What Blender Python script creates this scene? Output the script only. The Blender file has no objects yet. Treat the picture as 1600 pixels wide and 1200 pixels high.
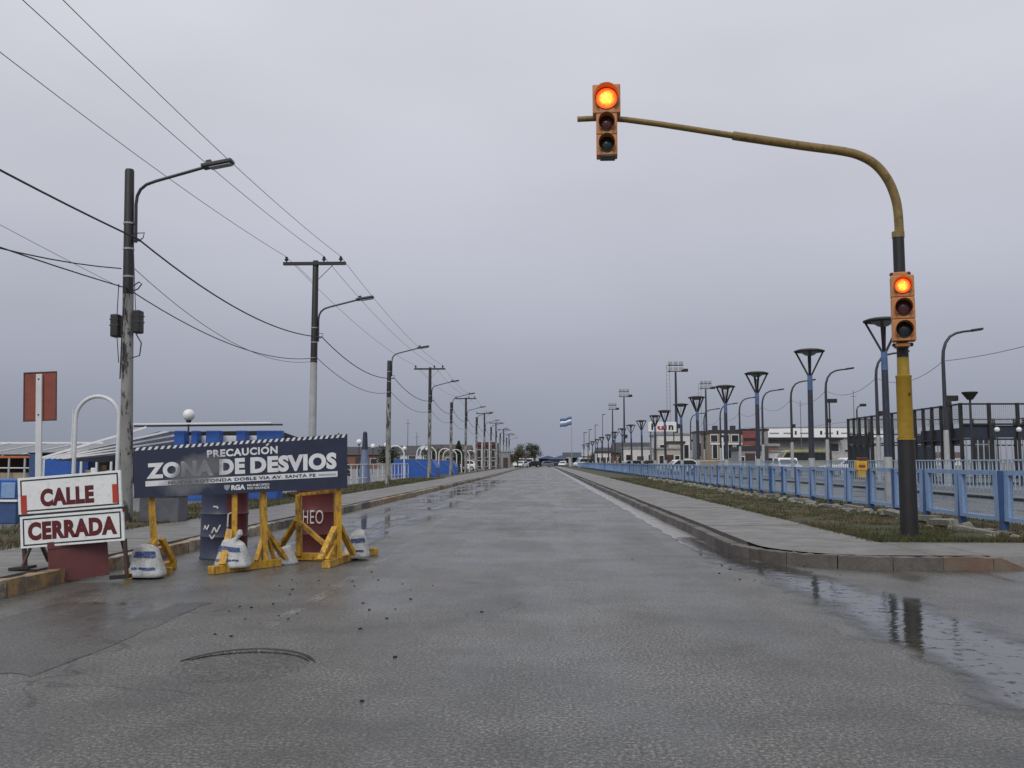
import bpy, math, random
from mathutils import Vector, Matrix
random.seed(7)
R = math.radians
scn = bpy.context.scene
COL = scn.collection

# ------------------------------------------------------------------ camera
cam_d = bpy.data.cameras.new('camera')
cam_d.sensor_width = 36.0
cam_d.lens = 36.0 * 1400.0 / 1600.0
cam_d.clip_start = 0.05
cam_d.clip_end = 6000.0
cam = bpy.data.objects.new('camera', cam_d)
COL.objects.link(cam)
cam.location = (0.0, 0.0, 1.2)
cam.rotation_euler = (R(90.0 + 4.98), 0.0, R(1.957))
scn.camera = cam

# ------------------------------------------------------------------ sky, sun, exposure
SUN_EL, SUN_AZ = 42.0, 200.0          # soft light from behind and a little left of the viewer
world = bpy.data.worlds.new('World')
scn.world = world
world.use_nodes = True
wn, wl = world.node_tree.nodes, world.node_tree.links
wn.clear()
w_out = wn.new('ShaderNodeOutputWorld')
w_bg = wn.new('ShaderNodeBackground')
w_bg.inputs['Strength'].default_value = 0.1
w_sky = wn.new('ShaderNodeTexSky')
w_sky.sky_type = 'NISHITA'
w_sky.sun_disc = False
w_sky.sun_elevation = R(SUN_EL)
w_sky.sun_rotation = R(SUN_AZ)
w_sky.dust_density = 4.0
w_tc = wn.new('ShaderNodeTexCoord')
w_sep = wn.new('ShaderNodeSeparateXYZ')
wl.new(w_tc.outputs['Generated'], w_sep.inputs[0])
# overcast: luminance rises steadily from horizon to zenith
w_ramp = wn.new('ShaderNodeValToRGB')
cr = w_ramp.color_ramp
cr.interpolation = 'B_SPLINE'
cr.elements[0].position = 0.0
cr.elements[0].color = (0.268, 0.293, 0.370, 1)
cr.elements[1].position = 1.0
cr.elements[1].color = (0.86, 0.87, 0.90, 1)
for p, c in ((0.10, (0.355, 0.376, 0.455)), (0.25, (0.525, 0.532, 0.605)), (0.45, (0.655, 0.660, 0.722)), (0.7, (0.77, 0.775, 0.82))):
    e = cr.elements.new(p); e.color = (*c, 1)
wl.new(w_sep.outputs['Z'], w_ramp.inputs['Fac'])
w_n = wn.new('ShaderNodeTexNoise')
w_n.inputs['Scale'].default_value = 1.7
w_n.inputs['Detail'].default_value = 4.0
w_n.inputs['Roughness'].default_value = 0.45
w_map = wn.new('ShaderNodeMapping')
w_map.inputs['Scale'].default_value = (1.0, 1.0, 2.6)
wl.new(w_tc.outputs['Generated'], w_map.inputs['Vector'])
wl.new(w_map.outputs[0], w_n.inputs['Vector'])
w_mr = wn.new('ShaderNodeMapRange')
w_mr.inputs['From Min'].default_value = 0.3
w_mr.inputs['From Max'].default_value = 0.7
w_mr.inputs['To Min'].default_value = 9.1
w_mr.inputs['To Max'].default_value = 10.9
wl.new(w_n.outputs['Fac'], w_mr.inputs['Value'])
w_mul = wn.new('ShaderNodeVectorMath'); w_mul.operation = 'SCALE'
wl.new(w_ramp.outputs['Color'], w_mul.inputs[0])
wl.new(w_mr.outputs['Result'], w_mul.inputs['Scale'])
w_mix = wn.new('ShaderNodeMix'); w_mix.data_type = 'RGBA'
w_mix.inputs['Factor'].default_value = 0.94
wl.new(w_sky.outputs['Color'], w_mix.inputs['A'])
wl.new(w_mul.outputs[0], w_mix.inputs['B'])
wl.new(w_mix.outputs['Result'], w_bg.inputs['Color'])
wl.new(w_bg.outputs[0], w_out.inputs['Surface'])

sun_d = bpy.data.lights.new('sun', 'SUN')
sun_d.energy = 1.4
sun_d.angle = R(28.0)
sun_d.color = (1.0, 0.97, 0.93)
sun = bpy.data.objects.new('sun', sun_d)
COL.objects.link(sun)
sun.rotation_euler = (R(90.0 - SUN_EL), 0.0, R(-18.0))

vs = scn.view_settings
vs.view_transform = 'Standard'
vs.look = 'None'
vs.exposure = 0.0
vs.gamma = 1.0
vs.use_curve_mapping = False

# ------------------------------------------------------------------ materials
MATS = {}
def nodes_of(name):
    m = bpy.data.materials.new(name)
    m.use_nodes = True
    nt = m.node_tree
    return m, nt, nt.nodes, nt.links, nt.nodes['Principled BSDF']

def ramp(nt, fac, stops):
    r = nt.nodes.new('ShaderNodeValToRGB')
    r.color_ramp.elements[0].position = stops[0][0]
    r.color_ramp.elements[1].position = stops[-1][0]
    def c4(c): return (c, c, c, 1) if isinstance(c, (int, float)) else (*c, 1)
    r.color_ramp.elements[0].color = c4(stops[0][1])
    r.color_ramp.elements[1].color = c4(stops[-1][1])
    for p, c in stops[1:-1]:
        e = r.color_ramp.elements.new(p); e.color = c4(c)
    nt.links.new(fac, r.inputs['Fac'])
    return r.outputs['Color']

def coord(nt, kind='Object', scale=(1, 1, 1)):
    if kind == 'World':
        g = nt.nodes.new('ShaderNodeNewGeometry'); o = g.outputs['Position']
    else:
        g = nt.nodes.new('ShaderNodeTexCoord'); o = g.outputs[kind]
    mp = nt.nodes.new('ShaderNodeMapping')
    mp.inputs['Scale'].default_value = scale
    nt.links.new(o, mp.inputs['Vector'])
    return mp.outputs[0]

def noise(nt, vec, scale, detail=4.0, rough=0.55):
    n = nt.nodes.new('ShaderNodeTexNoise')
    n.inputs['Scale'].default_value = scale
    n.inputs['Detail'].default_value = detail
    n.inputs['Roughness'].default_value = rough
    nt.links.new(vec, n.inputs['Vector'])
    return n.outputs['Fac']

def mixc(nt, fac, a, b, mode='MIX'):
    m = nt.nodes.new('ShaderNodeMix'); m.data_type = 'RGBA'; m.blend_type = mode
    for s, v in (('Factor', fac), ('A', a), ('B', b)):
        if isinstance(v, bpy.types.NodeSocket): nt.links.new(v, m.inputs[s])
        elif s == 'Factor': m.inputs[s].default_value = v
        else: m.inputs[s].default_value = (*v, 1)
    return m.outputs['Result']

def math_n(nt, op, a, b=None, clamp=False):
    m = nt.nodes.new('ShaderNodeMath'); m.operation = op; m.use_clamp = clamp
    for i, v in enumerate((a, b)):
        if v is None: continue
        if isinstance(v, bpy.types.NodeSocket): nt.links.new(v, m.inputs[i])
        else: m.inputs[i].default_value = v
    return m.outputs[0]

def bump(nt, bsdf, h, strength, dist=0.01):
    b = nt.nodes.new('ShaderNodeBump')
    b.inputs['Strength'].default_value = strength
    b.inputs['Distance'].default_value = dist
    nt.links.new(h, b.inputs['Height'])
    nt.links.new(b.outputs[0], bsdf.inputs['Normal'])

def mat(name, col, rough=0.55, metal=0.0, var=0.25, scale=5.0, stretch=(1, 1, 1), dirt=None, dirt_amt=0.35, bmp=0.0, spec=0.5, space='Object'):
    """painted / plain surface with uneven tone, grime blotches and a little relief"""
    if name in MATS: return MATS[name]
    m, nt, n, l, b = nodes_of(name)
    v = coord(nt, space, stretch)
    f = noise(nt, v, scale, 6.0, 0.6)
    lo = tuple(c * (1 - var) for c in col); hi = tuple(min(1, c * (1 + var)) for c in col)
    c = ramp(nt, f, [(0.3, lo), (0.7, hi)])
    if dirt:
        f2 = noise(nt, v, scale * 2.3, 8.0, 0.7)
        k = ramp(nt, f2, [(1 - dirt_amt - 0.12, 0.0), (1 - dirt_amt + 0.06, 1.0)])
        c = mixc(nt, k, c, dirt)
    l.new(c, b.inputs['Base Color'])
    rr = nt.nodes.new('ShaderNodeMapRange')
    rr.inputs['To Min'].default_value = max(0.03, rough - 0.12)
    rr.inputs['To Max'].default_value = min(1, rough + 0.12)
    l.new(f, rr.inputs['Value'])
    l.new(rr.outputs[0], b.inputs['Roughness'])
    b.inputs['Metallic'].default_value = metal
    b.inputs['Specular IOR Level'].default_value = spec
    if bmp: bump(nt, b, noise(nt, v, scale * 6, 5.0, 0.65), bmp, 0.01)
    MATS[name] = m
    return m

black_paint = mat('black_paint', (0.014, 0.014, 0.016), 0.55, dirt=(0.035, 0.033, 0.03), dirt_amt=0.3)
black_iron = mat('black_iron', (0.018, 0.017, 0.017), 0.55)
dark_metal = mat('dark_metal', (0.03, 0.032, 0.04), 0.45)
navy_metal = mat('navy_metal', (0.022, 0.03, 0.055), 0.45)
galv = mat('galvanised', (0.34, 0.35, 0.36), 0.45, 0.3, var=0.15)
pale_pole = mat('pale_pole', (0.36, 0.37, 0.37), 0.55, var=0.15, dirt=(0.14, 0.13, 0.12), dirt_amt=0.3)
white_tube = mat('white_tube', (0.58, 0.60, 0.61), 0.4, var=0.1, dirt=(0.3, 0.28, 0.25), dirt_amt=0.25)
ochre_paint = mat('ochre_paint', (0.20, 0.135, 0.04), 0.42, var=0.22, dirt=(0.07, 0.05, 0.02), dirt_amt=0.36)
yellow_band = mat('yellow_band_paint', (0.31, 0.195, 0.016), 0.45, var=0.15, dirt=(0.14, 0.09, 0.02), dirt_amt=0.3)
signal_orange = mat('signal_housing_paint', (0.46, 0.195, 0.062), 0.45, var=0.2, dirt=(0.20, 0.095, 0.045), dirt_amt=0.3)
wood_yellow = mat('yellow_painted_timber', (0.56, 0.31, 0.022), 0.6, var=0.22, scale=9, stretch=(1, 1, 0.35), dirt=(0.15, 0.10, 0.05), dirt_amt=0.42, bmp=0.35)
light_blue = mat('light_blue_paint', (0.21, 0.325, 0.53), 0.42, var=0.12, dirt=(0.15, 0.20, 0.29), dirt_amt=0.34)
deep_blue = mat('deep_blue_paint', (0.035, 0.085, 0.21), 0.45, var=0.15)
wire_blue = mat('wire_blue', (0.16, 0.22, 0.30), 0.5, var=0.1)
blue_panel = mat('blue_panel_paint', (0.02, 0.09, 0.36), 0.45, var=0.15, dirt=(0.03, 0.06, 0.16), dirt_amt=0.25)
blue_dull = mat('dull_blue_paint', (0.035, 0.075, 0.19), 0.55, var=0.2)
white_paint = mat('white_paint', (0.74, 0.75, 0.75), 0.5, var=0.07, dirt=(0.5, 0.48, 0.45), dirt_amt=0.25)
rust_back = mat('oxide_red_paint', (0.22, 0.055, 0.035), 0.55, var=0.2, dirt=(0.12, 0.035, 0.03), dirt_amt=0.3)
maroon = mat('maroon_paint', (0.10, 0.022, 0.023), 0.5, var=0.25, dirt=(0.06, 0.02, 0.02), dirt_amt=0.35)
red_tape = mat('red_reflector', (0.42, 0.045, 0.03), 0.35, var=0.15)
brown_steel = mat('rusty_brown_steel', (0.06, 0.035, 0.028), 0.65, var=0.3)
sign_white = mat('sign_white', (0.71, 0.735, 0.735), 0.5, var=0.06, scale=7, dirt=(0.52, 0.54, 0.53), dirt_amt=0.34)
letter_red = mat('letter_red', (0.095, 0.006, 0.011), 0.5, var=0.15)
plain_black = mat('plain_black', (0.02, 0.02, 0.022), 0.5)
glass_dark = mat('dark_glass', (0.03, 0.036, 0.042), 0.08, var=0.2, spec=0.6)
rubber = mat('rubber', (0.018, 0.018, 0.018), 0.8)
sack = mat('woven_sack', (0.47, 0.485, 0.485), 0.75, var=0.18, scale=9, dirt=(0.30, 0.28, 0.25), dirt_amt=0.38, bmp=0.6)
sack_blue = mat('sack_print_blue', (0.03, 0.055, 0.17), 0.7, var=0.3, scale=14, dirt=(0.3, 0.32, 0.36), dirt_amt=0.36)
globe_white = mat('opal_globe', (0.74, 0.74, 0.72), 0.25, var=0.05)
spire_grey = mat('spire_blue_grey', (0.13, 0.17, 0.27), 0.5, var=0.15)
concrete = mat('concrete', (0.29, 0.285, 0.27), 0.6, var=0.2, scale=2.5, dirt=(0.16, 0.155, 0.145), dirt_amt=0.4, bmp=0.25)
cable_black = mat('cable_black', (0.02, 0.02, 0.022), 0.6)
cable_grey = mat('cable_grey', (0.12, 0.12, 0.13), 0.6)
lens_red_off = mat('lens_red_unlit', (0.075, 0.02, 0.022), 0.18, var=0.1)
lens_green_off = mat('lens_green_unlit', (0.018, 0.026, 0.028), 0.18, var=0.1)

def weathered_pole():
    m, nt, n, l, b = nodes_of('weathered_pole_paint')
    v = coord(nt, 'Object', (1, 1, 0.28))
    f = noise(nt, v, 6.0, 8.0, 0.72)
    base = ramp(nt, noise(nt, v, 2.5, 4.0), [(0.3, (0.20, 0.20, 0.19)), (0.7, (0.33, 0.335, 0.32))])
    k = ramp(nt, f, [(0.52, 0.0), (0.56, 1.0)])
    l.new(mixc(nt, k, base, (0.045, 0.042, 0.04)), b.inputs['Base Color'])
    b.inputs['Roughness'].default_value = 0.75
    bump(nt, b, f, 0.4, 0.01)
    return m
pole_grey = weathered_pole()

def asphalt(name, wet_bias=0.0, tone=1.0):
    m, nt, n, l, b = nodes_of(name)
    P = coord(nt, 'World')
    big = noise(nt, P, 0.33, 5.0, 0.6)
    strk = noise(nt, coord(nt, 'World', (1.5, 0.22, 1)), 1.0, 6.0, 0.62)
    mid = noise(nt, P, 1.1, 7.0, 0.68)
    grit = noise(nt, P, 50.0, 5.0, 0.85)
    vor = nt.nodes.new('ShaderNodeTexVoronoi'); vor.inputs['Scale'].default_value = 70.0
    l.new(P, vor.inputs['Vector'])
    wet = math_n(nt, 'ADD', math_n(nt, 'MULTIPLY', big, 0.5), math_n(nt, 'MULTIPLY', strk, 0.5))
    wet = math_n(nt, 'ADD', wet, wet_bias)
    film = ramp(nt, wet, [(0.55, 0.0), (0.66, 1.0)])
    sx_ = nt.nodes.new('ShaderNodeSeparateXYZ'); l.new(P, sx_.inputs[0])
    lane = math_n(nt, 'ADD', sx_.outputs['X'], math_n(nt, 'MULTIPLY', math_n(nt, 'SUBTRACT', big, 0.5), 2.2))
    glare_band = ramp(nt, math_n(nt, 'ABSOLUTE', math_n(nt, 'SUBTRACT', lane, 0.5)), [(0.0, 1.0), (1.5, 0.0)])   # pale glare on the wet lane, painted into the colour
    wear_glare = math_n(nt, 'ADD', ramp(nt, mid, [(0.36, 0.35), (0.60, 0.85)]), math_n(nt, 'MULTIPLY', glare_band, 0.3))   # how far the aggregate stands out: patchy wear plus the painted glare
    dry = math_n(nt, 'SUBTRACT', 1.0, math_n(nt, 'MULTIPLY', film, 0.75))
    g = math_n(nt, 'MULTIPLY', wear_glare, dry)
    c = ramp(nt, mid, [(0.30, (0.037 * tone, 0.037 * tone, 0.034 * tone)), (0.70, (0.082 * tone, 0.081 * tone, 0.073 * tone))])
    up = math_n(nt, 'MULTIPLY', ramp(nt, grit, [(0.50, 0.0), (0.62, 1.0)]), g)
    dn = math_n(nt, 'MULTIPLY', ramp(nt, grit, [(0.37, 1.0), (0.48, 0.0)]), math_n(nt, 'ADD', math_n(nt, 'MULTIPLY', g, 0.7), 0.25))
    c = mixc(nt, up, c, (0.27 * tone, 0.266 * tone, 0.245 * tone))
    c = mixc(nt, dn, c, (0.012, 0.012, 0.012))
    c = mixc(nt, ramp(nt, noise(nt, P, 0.8, 3.0), [(0.55, 0.0), (0.72, 0.35)]), c, (0.03, 0.031, 0.031))
    # a few fine cracks
    vc = nt.nodes.new('ShaderNodeTexVoronoi'); vc.feature = 'DISTANCE_TO_EDGE'; vc.inputs['Scale'].default_value = 0.32
    wv = nt.nodes.new('ShaderNodeVectorMath'); wv.operation = 'ADD'
    nd = nt.nodes.new('ShaderNodeTexNoise'); nd.inputs['Scale'].default_value = 1.3; nd.inputs['Detail'].default_value = 5
    l.new(P, nd.inputs['Vector']); l.new(P, wv.inputs[0]); l.new(nd.outputs['Color'], wv.inputs[1])
    l.new(wv.outputs[0], vc.inputs['Vector'])
    crk = ramp(nt, vc.outputs['Distance'], [(0.0, 0.8), (0.006, 0.0)])
    crk = math_n(nt, 'MULTIPLY', crk, ramp(nt, noise(nt, P, 0.5, 2.0), [(0.50, 0.0), (0.58, 1.0)]))
    c = mixc(nt, crk, c, (0.014, 0.014, 0.015))
    l.new(c, b.inputs['Base Color'])
    r = ramp(nt, wet, [(0.38, 0.50), (0.50, 0.40), (0.58, 0.26), (0.66, 0.10)])
    l.new(r, b.inputs['Roughness'])
    h = math_n(nt, 'ADD', math_n(nt, 'MULTIPLY', grit, 0.7), math_n(nt, 'MULTIPLY', vor.outputs['Distance'], 0.5))
    h = math_n(nt, 'MULTIPLY', h, math_n(nt, 'SUBTRACT', 1.0, math_n(nt, 'MULTIPLY', film, 0.9)))
    bump(nt, b, h, 0.7, 0.009)
    return m
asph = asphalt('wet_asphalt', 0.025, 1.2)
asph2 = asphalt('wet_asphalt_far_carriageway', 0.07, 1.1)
asph_patch = asphalt('asphalt_patch', -0.05, 0.95)

def wet_concrete(name, col, rough, alpha_edges=False):
    m, nt, n, l, b = nodes_of(name)
    P = coord(nt, 'World')
    f = noise(nt, P, 2.2, 9.0, 0.72)
    g = noise(nt, P, 32.0, 5.0, 0.78)
    c = ramp(nt, f, [(0.28, tuple(x * 0.62 for x in col)), (0.72, tuple(x * 1.2 for x in col))])
    c = mixc(nt, ramp(nt, g, [(0.42, 0.0), (0.66, 0.75)]), c, tuple(x * 0.45 for x in col))
    l.new(c, b.inputs['Base Color'])
    l.new(ramp(nt, f, [(0.35, rough + 0.18), (0.6, rough)]), b.inputs['Roughness'])
    bump(nt, b, g, 0.5, 0.008)
    return m
paving = wet_concrete('wet_paving', (0.185, 0.18, 0.165), 0.42)
kerb_wet = wet_concrete('kerb_concrete', (0.125, 0.112, 0.098), 0.5)
kerb_dark = wet_concrete('kerb_mossy', (0.10, 0.088, 0.075), 0.55)
gutter_m = wet_concrete('gutter_concrete', (0.42, 0.42, 0.41), 0.09)
plaza_m = wet_concrete('plaza_paving', (0.17, 0.17, 0.165), 0.4)

def kerb_paint(name, paint):
    m, nt, n, l, b = nodes_of(name)
    P = coord(nt, 'World')
    f = noise(nt, P, 5.0, 9.0, 0.75)
    c = mixc(nt, ramp(nt, f, [(0.44, 0.0), (0.56, 1.0)]), (0.14, 0.115, 0.09), paint)
    l.new(c, b.inputs['Base Color'])
    b.inputs['Roughness'].default_value = 0.55
    bump(nt, b, noise(nt, P, 30.0, 4.0, 0.7), 0.4, 0.01)
    return m
kerb_ochre = kerb_paint('kerb_worn_ochre', (0.33, 0.21, 0.085))
kerb_pale = kerb_paint('kerb_worn_pale', (0.34, 0.29, 0.21))
kerb_red = kerb_paint('kerb_worn_red', (0.155, 0.088, 0.058))

def ground_mat(name, stops, scale=0.5):
    m, nt, n, l, b = nodes_of(name)
    P = coord(nt, 'World')
    c = ramp(nt, noise(nt, P, scale, 9.0, 0.68), stops)
    c = mixc(nt, ramp(nt, noise(nt, P, 22.0, 5.0, 0.75), [(0.45, 0.0), (0.75, 0.7)]), c, (0.03, 0.026, 0.018))
    l.new(c, b.inputs['Base Color'])
    b.inputs['Roughness'].default_value = 0.85
    bump(nt, b, noise(nt, P, 18.0, 6.0, 0.75), 0.8, 0.04)
    return m
soil = ground_mat('turf_soil', [(0.42, (0.048, 0.058, 0.020)), (0.55, (0.078, 0.060, 0.030)), (0.62, (0.115, 0.080, 0.045))], 0.9)
gravel_g = ground_mat('gravel_ground', [(0.35, (0.10, 0.10, 0.095)), (0.65, (0.17, 0.165, 0.155))], 0.2)
blade_m = ground_mat('grass_blades', [(0.42, (0.055, 0.075, 0.020)), (0.55, (0.098, 0.085, 0.034)), (0.70, (0.14, 0.098, 0.052))], 0.9)
stone_m = mat('pale_rubble', (0.22, 0.21, 0.18), 0.7, var=0.3, scale=4, dirt=(0.12, 0.115, 0.09), dirt_amt=0.4, bmp=0.5, space='World')

# ------------------------------------------------------------------ mesh building
class MB:
    def __init__(s): s.v = []; s.f = []
    def add(s, vs_, fs_):
        o = len(s.v); s.v += [tuple(p) for p in vs_]; s.f += [tuple(i + o for i in q) for q in fs_]; return s
    def box(s, c, d, rot=None):
        x, y, z = (k / 2 for k in d); c = Vector(c)
        p = [Vector(q) for q in ((-x,-y,-z),(x,-y,-z),(x,y,-z),(-x,y,-z),(-x,-y,z),(x,-y,z),(x,y,z),(-x,y,z))]
        if rot is not None: p = [rot @ q for q in p]
        return s.add([q + c for q in p], [(0,3,2,1),(4,5,6,7),(0,1,5,4),(1,2,6,5),(2,3,7,6),(3,0,4,7)])
    def b6(s, x0, x1, y0, y1, z0, z1):
        return s.box(((x0+x1)/2, (y0+y1)/2, (z0+z1)/2), (x1-x0, y1-y0, z1-z0))
    def bar(s, a, b, w, h):
        a, b = Vector(a), Vector(b); d = b - a
        q = d.to_track_quat('Z', 'Y').to_matrix()
        return s.box((a + b) / 2, (w, h, d.length), q)
    def tube(s, pts, r, n=8, cap=True):
        pts = [Vector(p) for p in pts]; k = len(pts)
        rs = r if isinstance(r, (list, tuple)) else [r] * k
        vs_, fs_ = [], []
        t = (pts[1] - pts[0]).normalized()
        u = t.orthogonal().normalized()
        for i, p in enumerate(pts):
            tt = (pts[min(i+1, k-1)] - pts[max(i-1, 0)]).normalized()
            u = (u - tt * u.dot(tt)).normalized(); w = tt.cross(u)
            for j in range(n):
                a = 2 * math.pi * j / n
                vs_.append(p + (u * math.cos(a) + w * math.sin(a)) * rs[i])
        for i in range(k - 1):
            for j in range(n):
                fs_.append((i*n+j, i*n+(j+1) % n, (i+1)*n+(j+1) % n, (i+1)*n+j))
        if cap:
            fs_.append(tuple(range(n))[::-1]); fs_.append(tuple((k-1)*n+j for j in range(n)))
        return s.add(vs_, fs_)
    def lathe(s, prof, n=16, o=(0, 0, 0), axis='Z'):
        vs_, fs_ = [], []; k = len(prof); o = Vector(o)
        for r, z in prof:
            for j in range(n):
                a = 2 * math.pi * j / n
                p = (r * math.cos(a), r * math.sin(a), z)
                if axis == 'Y': p = (r * math.cos(a), z, r * math.sin(a))
                if axis == 'X': p = (z, r * math.cos(a), r * math.sin(a))
                vs_.append(Vector(p) + o)
        for i in range(k - 1):
            for j in range(n):
                fs_.append((i*n+j, i*n+(j+1) % n, (i+1)*n+(j+1) % n, (i+1)*n+j))
        fs_.append(tuple(range(n))[::-1]); fs_.append(tuple((k-1)*n+j for j in range(n)))
        return s.add(vs_, fs_)
    def prism(s, poly, y0, y1):           # polygon in X,Z pushed along Y
        k = len(poly)
        vs_ = [(x, y0, z) for x, z in poly] + [(x, y1, z) for x, z in poly]
        fs_ = [tuple(range(k)), tuple(range(2*k-1, k-1, -1))] + [(i, i+k, (i+1) % k + k, (i+1) % k) for i in range(k)]
        return s.add(vs_, fs_)
    def prismx(s, poly, x0, x1):          # polygon in Y,Z pushed along X
        k = len(poly)
        vs_ = [(x0, y, z) for y, z in poly] + [(x1, y, z) for y, z in poly]
        fs_ = [tuple(range(k-1, -1, -1)), tuple(range(k, 2*k))] + [(i, (i+1) % k, (i+1) % k + k, i+k) for i in range(k)]
        return s.add(vs_, fs_)
    def mesh(s, name, m, smooth=False):
        me = bpy.data.meshes.new(name)
        me.from_pydata(s.v, [], s.f); me.validate(); me.update()
        if m: me.materials.append(m)
        if smooth:
            me.polygons.foreach_set('use_smooth', [True] * len(me.polygons))
            try: me.set_sharp_from_angle(angle=R(40))
            except Exception: pass
        return me
    def build(s, name, m, parent=None, smooth=False, bevel=0.0, loc=None, rot=None):
        o = obj(name, s.mesh(name, m, smooth), parent, loc, rot)
        if bevel:
            md = o.modifiers.new('bevel', 'BEVEL'); md.width = bevel; md.segments = 2; md.limit_method = 'ANGLE'
        return o

def obj(name, me, parent=None, loc=None, rot=None):
    o = bpy.data.objects.new(name, me); COL.objects.link(o)
    if parent: o.parent = parent
    if loc is not None: o.location = loc
    if rot is not None: o.rotation_euler = rot
    return o
def tag(o, label=None, cat=None, group=None, kind=None):
    if label: o['label'] = label
    if cat: o['category'] = cat
    if group: o['group'] = group
    if kind: o['kind'] = kind
    return o
def thing(name, label, cat, loc=(0, 0, 0), rz=0.0, group=None, rot=None):
    o = bpy.data.objects.new(name, None); COL.objects.link(o)
    o.empty_display_size = 0.3
    o.location = loc; o.rotation_euler = rot if rot else (0, 0, rz)
    return tag(o, label, cat, group)
def dup(root, loc, rz=0.0, label=None, scale=None):
    r = root.copy(); COL.objects.link(r); r.location = loc; r.rotation_euler = (0, 0, rz)
    if scale: r.scale = scale
    if label: r['label'] = label
    for ch in list(root.children):
        c = ch.copy(); COL.objects.link(c); c.parent = r
        for g in list(ch.children):
            d = g.copy(); COL.objects.link(d); d.parent = c
    return r
def structure(name, mb, m, parent=None, **k):
    o = mb.build(name, m, parent, **k)
    if not parent: o['kind'] = 'structure'
    return o
def sag(a, b, dip, n=16):
    a, b = Vector(a), Vector(b)
    return [a.lerp(b, i / n) - Vector((0, 0, dip * 4 * (i / n) * (1 - i / n))) for i in range(n + 1)]

def text_geo(s, off=0.03, spacing=1.0):
    cu = bpy.data.curves.new('lettering', 'FONT')
    cu.body = s; cu.offset = off; cu.space_character = spacing; cu.resolution_u = 4
    to = bpy.data.objects.new('lettering', cu); COL.objects.link(to)
    bpy.context.view_layer.update()
    dg = bpy.context.evaluated_depsgraph_get()
    me = bpy.data.meshes.new_from_object(to.evaluated_get(dg))
    vs_ = [v.co.copy() for v in me.vertices]; fs_ = [tuple(p.vertices) for p in me.polygons]
    bpy.data.objects.remove(to); bpy.data.curves.remove(cu); bpy.data.meshes.remove(me)
    x0 = min(v.x for v in vs_); x1 = max(v.x for v in vs_); y0 = min(v.y for v in vs_); y1 = max(v.y for v in vs_)
    return [((v.x - x0) / (x1 - x0), (v.y - y0) / (y1 - y0)) for v in vs_], fs_
def lettering(name, s, rect, fn, m, parent, off=0.03, spacing=1.0, thick=0.0015):
    """flat print: the text fitted into rect (u0,u1,v0,v1), carried onto the board by fn(u,v,depth)"""
    uv, fs_ = text_geo(s, off, spacing)
    u0, u1, v0, v1 = rect
    mb = MB(); mb.add([fn(u0 + (u1-u0)*a, v0 + (v1-v0)*b, thick) for a, b in uv], fs_)
    return mb.build(name, m, parent)

# ------------------------------------------------------------------ ground, roads, kerbs
def sheet(x0, x1, y0, y1, z):
    return MB().add([(x0,y0,z),(x1,y0,z),(x1,y1,z),(x0,y1,z)], [(0,1,2,3)])
structure('ground', sheet(-2500, 2500, -300, 4500, -0.03), gravel_g)
KL, KR, YC = -4.75, 2.6, 10.42          # left kerb face, right kerb face, corner kerb face
rd = MB()
rd.add([(-5.4,-25,0),(KR+.02,-25,0),(KR+.02,236,0),(-5.4,236,0)], [(0,1,2,3)])
rd.add([(KR+.02,-25,0),(40,-25,0),(40,YC+.03,0),(KR+.9,YC+.03,0),(KR+.9,12.3,0),(KR+.02,12.3,0)], [(0,1,2,3,4,5)])
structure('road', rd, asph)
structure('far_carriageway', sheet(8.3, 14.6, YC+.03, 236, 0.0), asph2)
structure('far_pavement', sheet(14.6, 60, 12.4, 236, 0.10), plaza_m)
structure('plaza', sheet(-90, -9.0, -10, 236, 0.09), plaza_m)

def KLf(y): return -5.05 + .0115 * min(y, 70.0)
def rough_line(a, b, step=.09):
    a, b = Vector(a), Vector(b); k = max(1, int((b-a).length/step))
    return [a.lerp(b, i/k) for i in range(k+1)]
def sweep(path, prof, jit=0.0):
    """profile (offset to the right of travel, z) carried along a ground path"""
    mb = MB(); k = len(prof); vs_ = []; fs_ = []
    for i, p in enumerate(path):
        a = Vector(path[max(i-1, 0)]); b = Vector(path[min(i+1, len(path)-1)])
        t = (b - a).normalized(); nrm = Vector((t.y, -t.x))
        sc = p[2] if len(p) > 2 else 1.0
        for o, z in prof:
            q = Vector(p[:2]) + nrm * o
            if jit and z > 0: q = q + nrm * random.uniform(-jit, jit); z = z + random.uniform(-jit, jit) * .8
            vs_.append((q.x, q.y, z * sc if z > 0 else z))
    for i in range(len(path) - 1):
        for j in range(k - 1):
            fs_.append((i*k+j, (i+1)*k+j, (i+1)*k+j+1, i*k+j+1))
    fs_.append(tuple(range(k))); fs_.append(tuple((len(path)-1)*k+j for j in range(k))[::-1])
    return mb.add(vs_, fs_)
V2 = lambda pts: [Vector(p) for p in pts]
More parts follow.
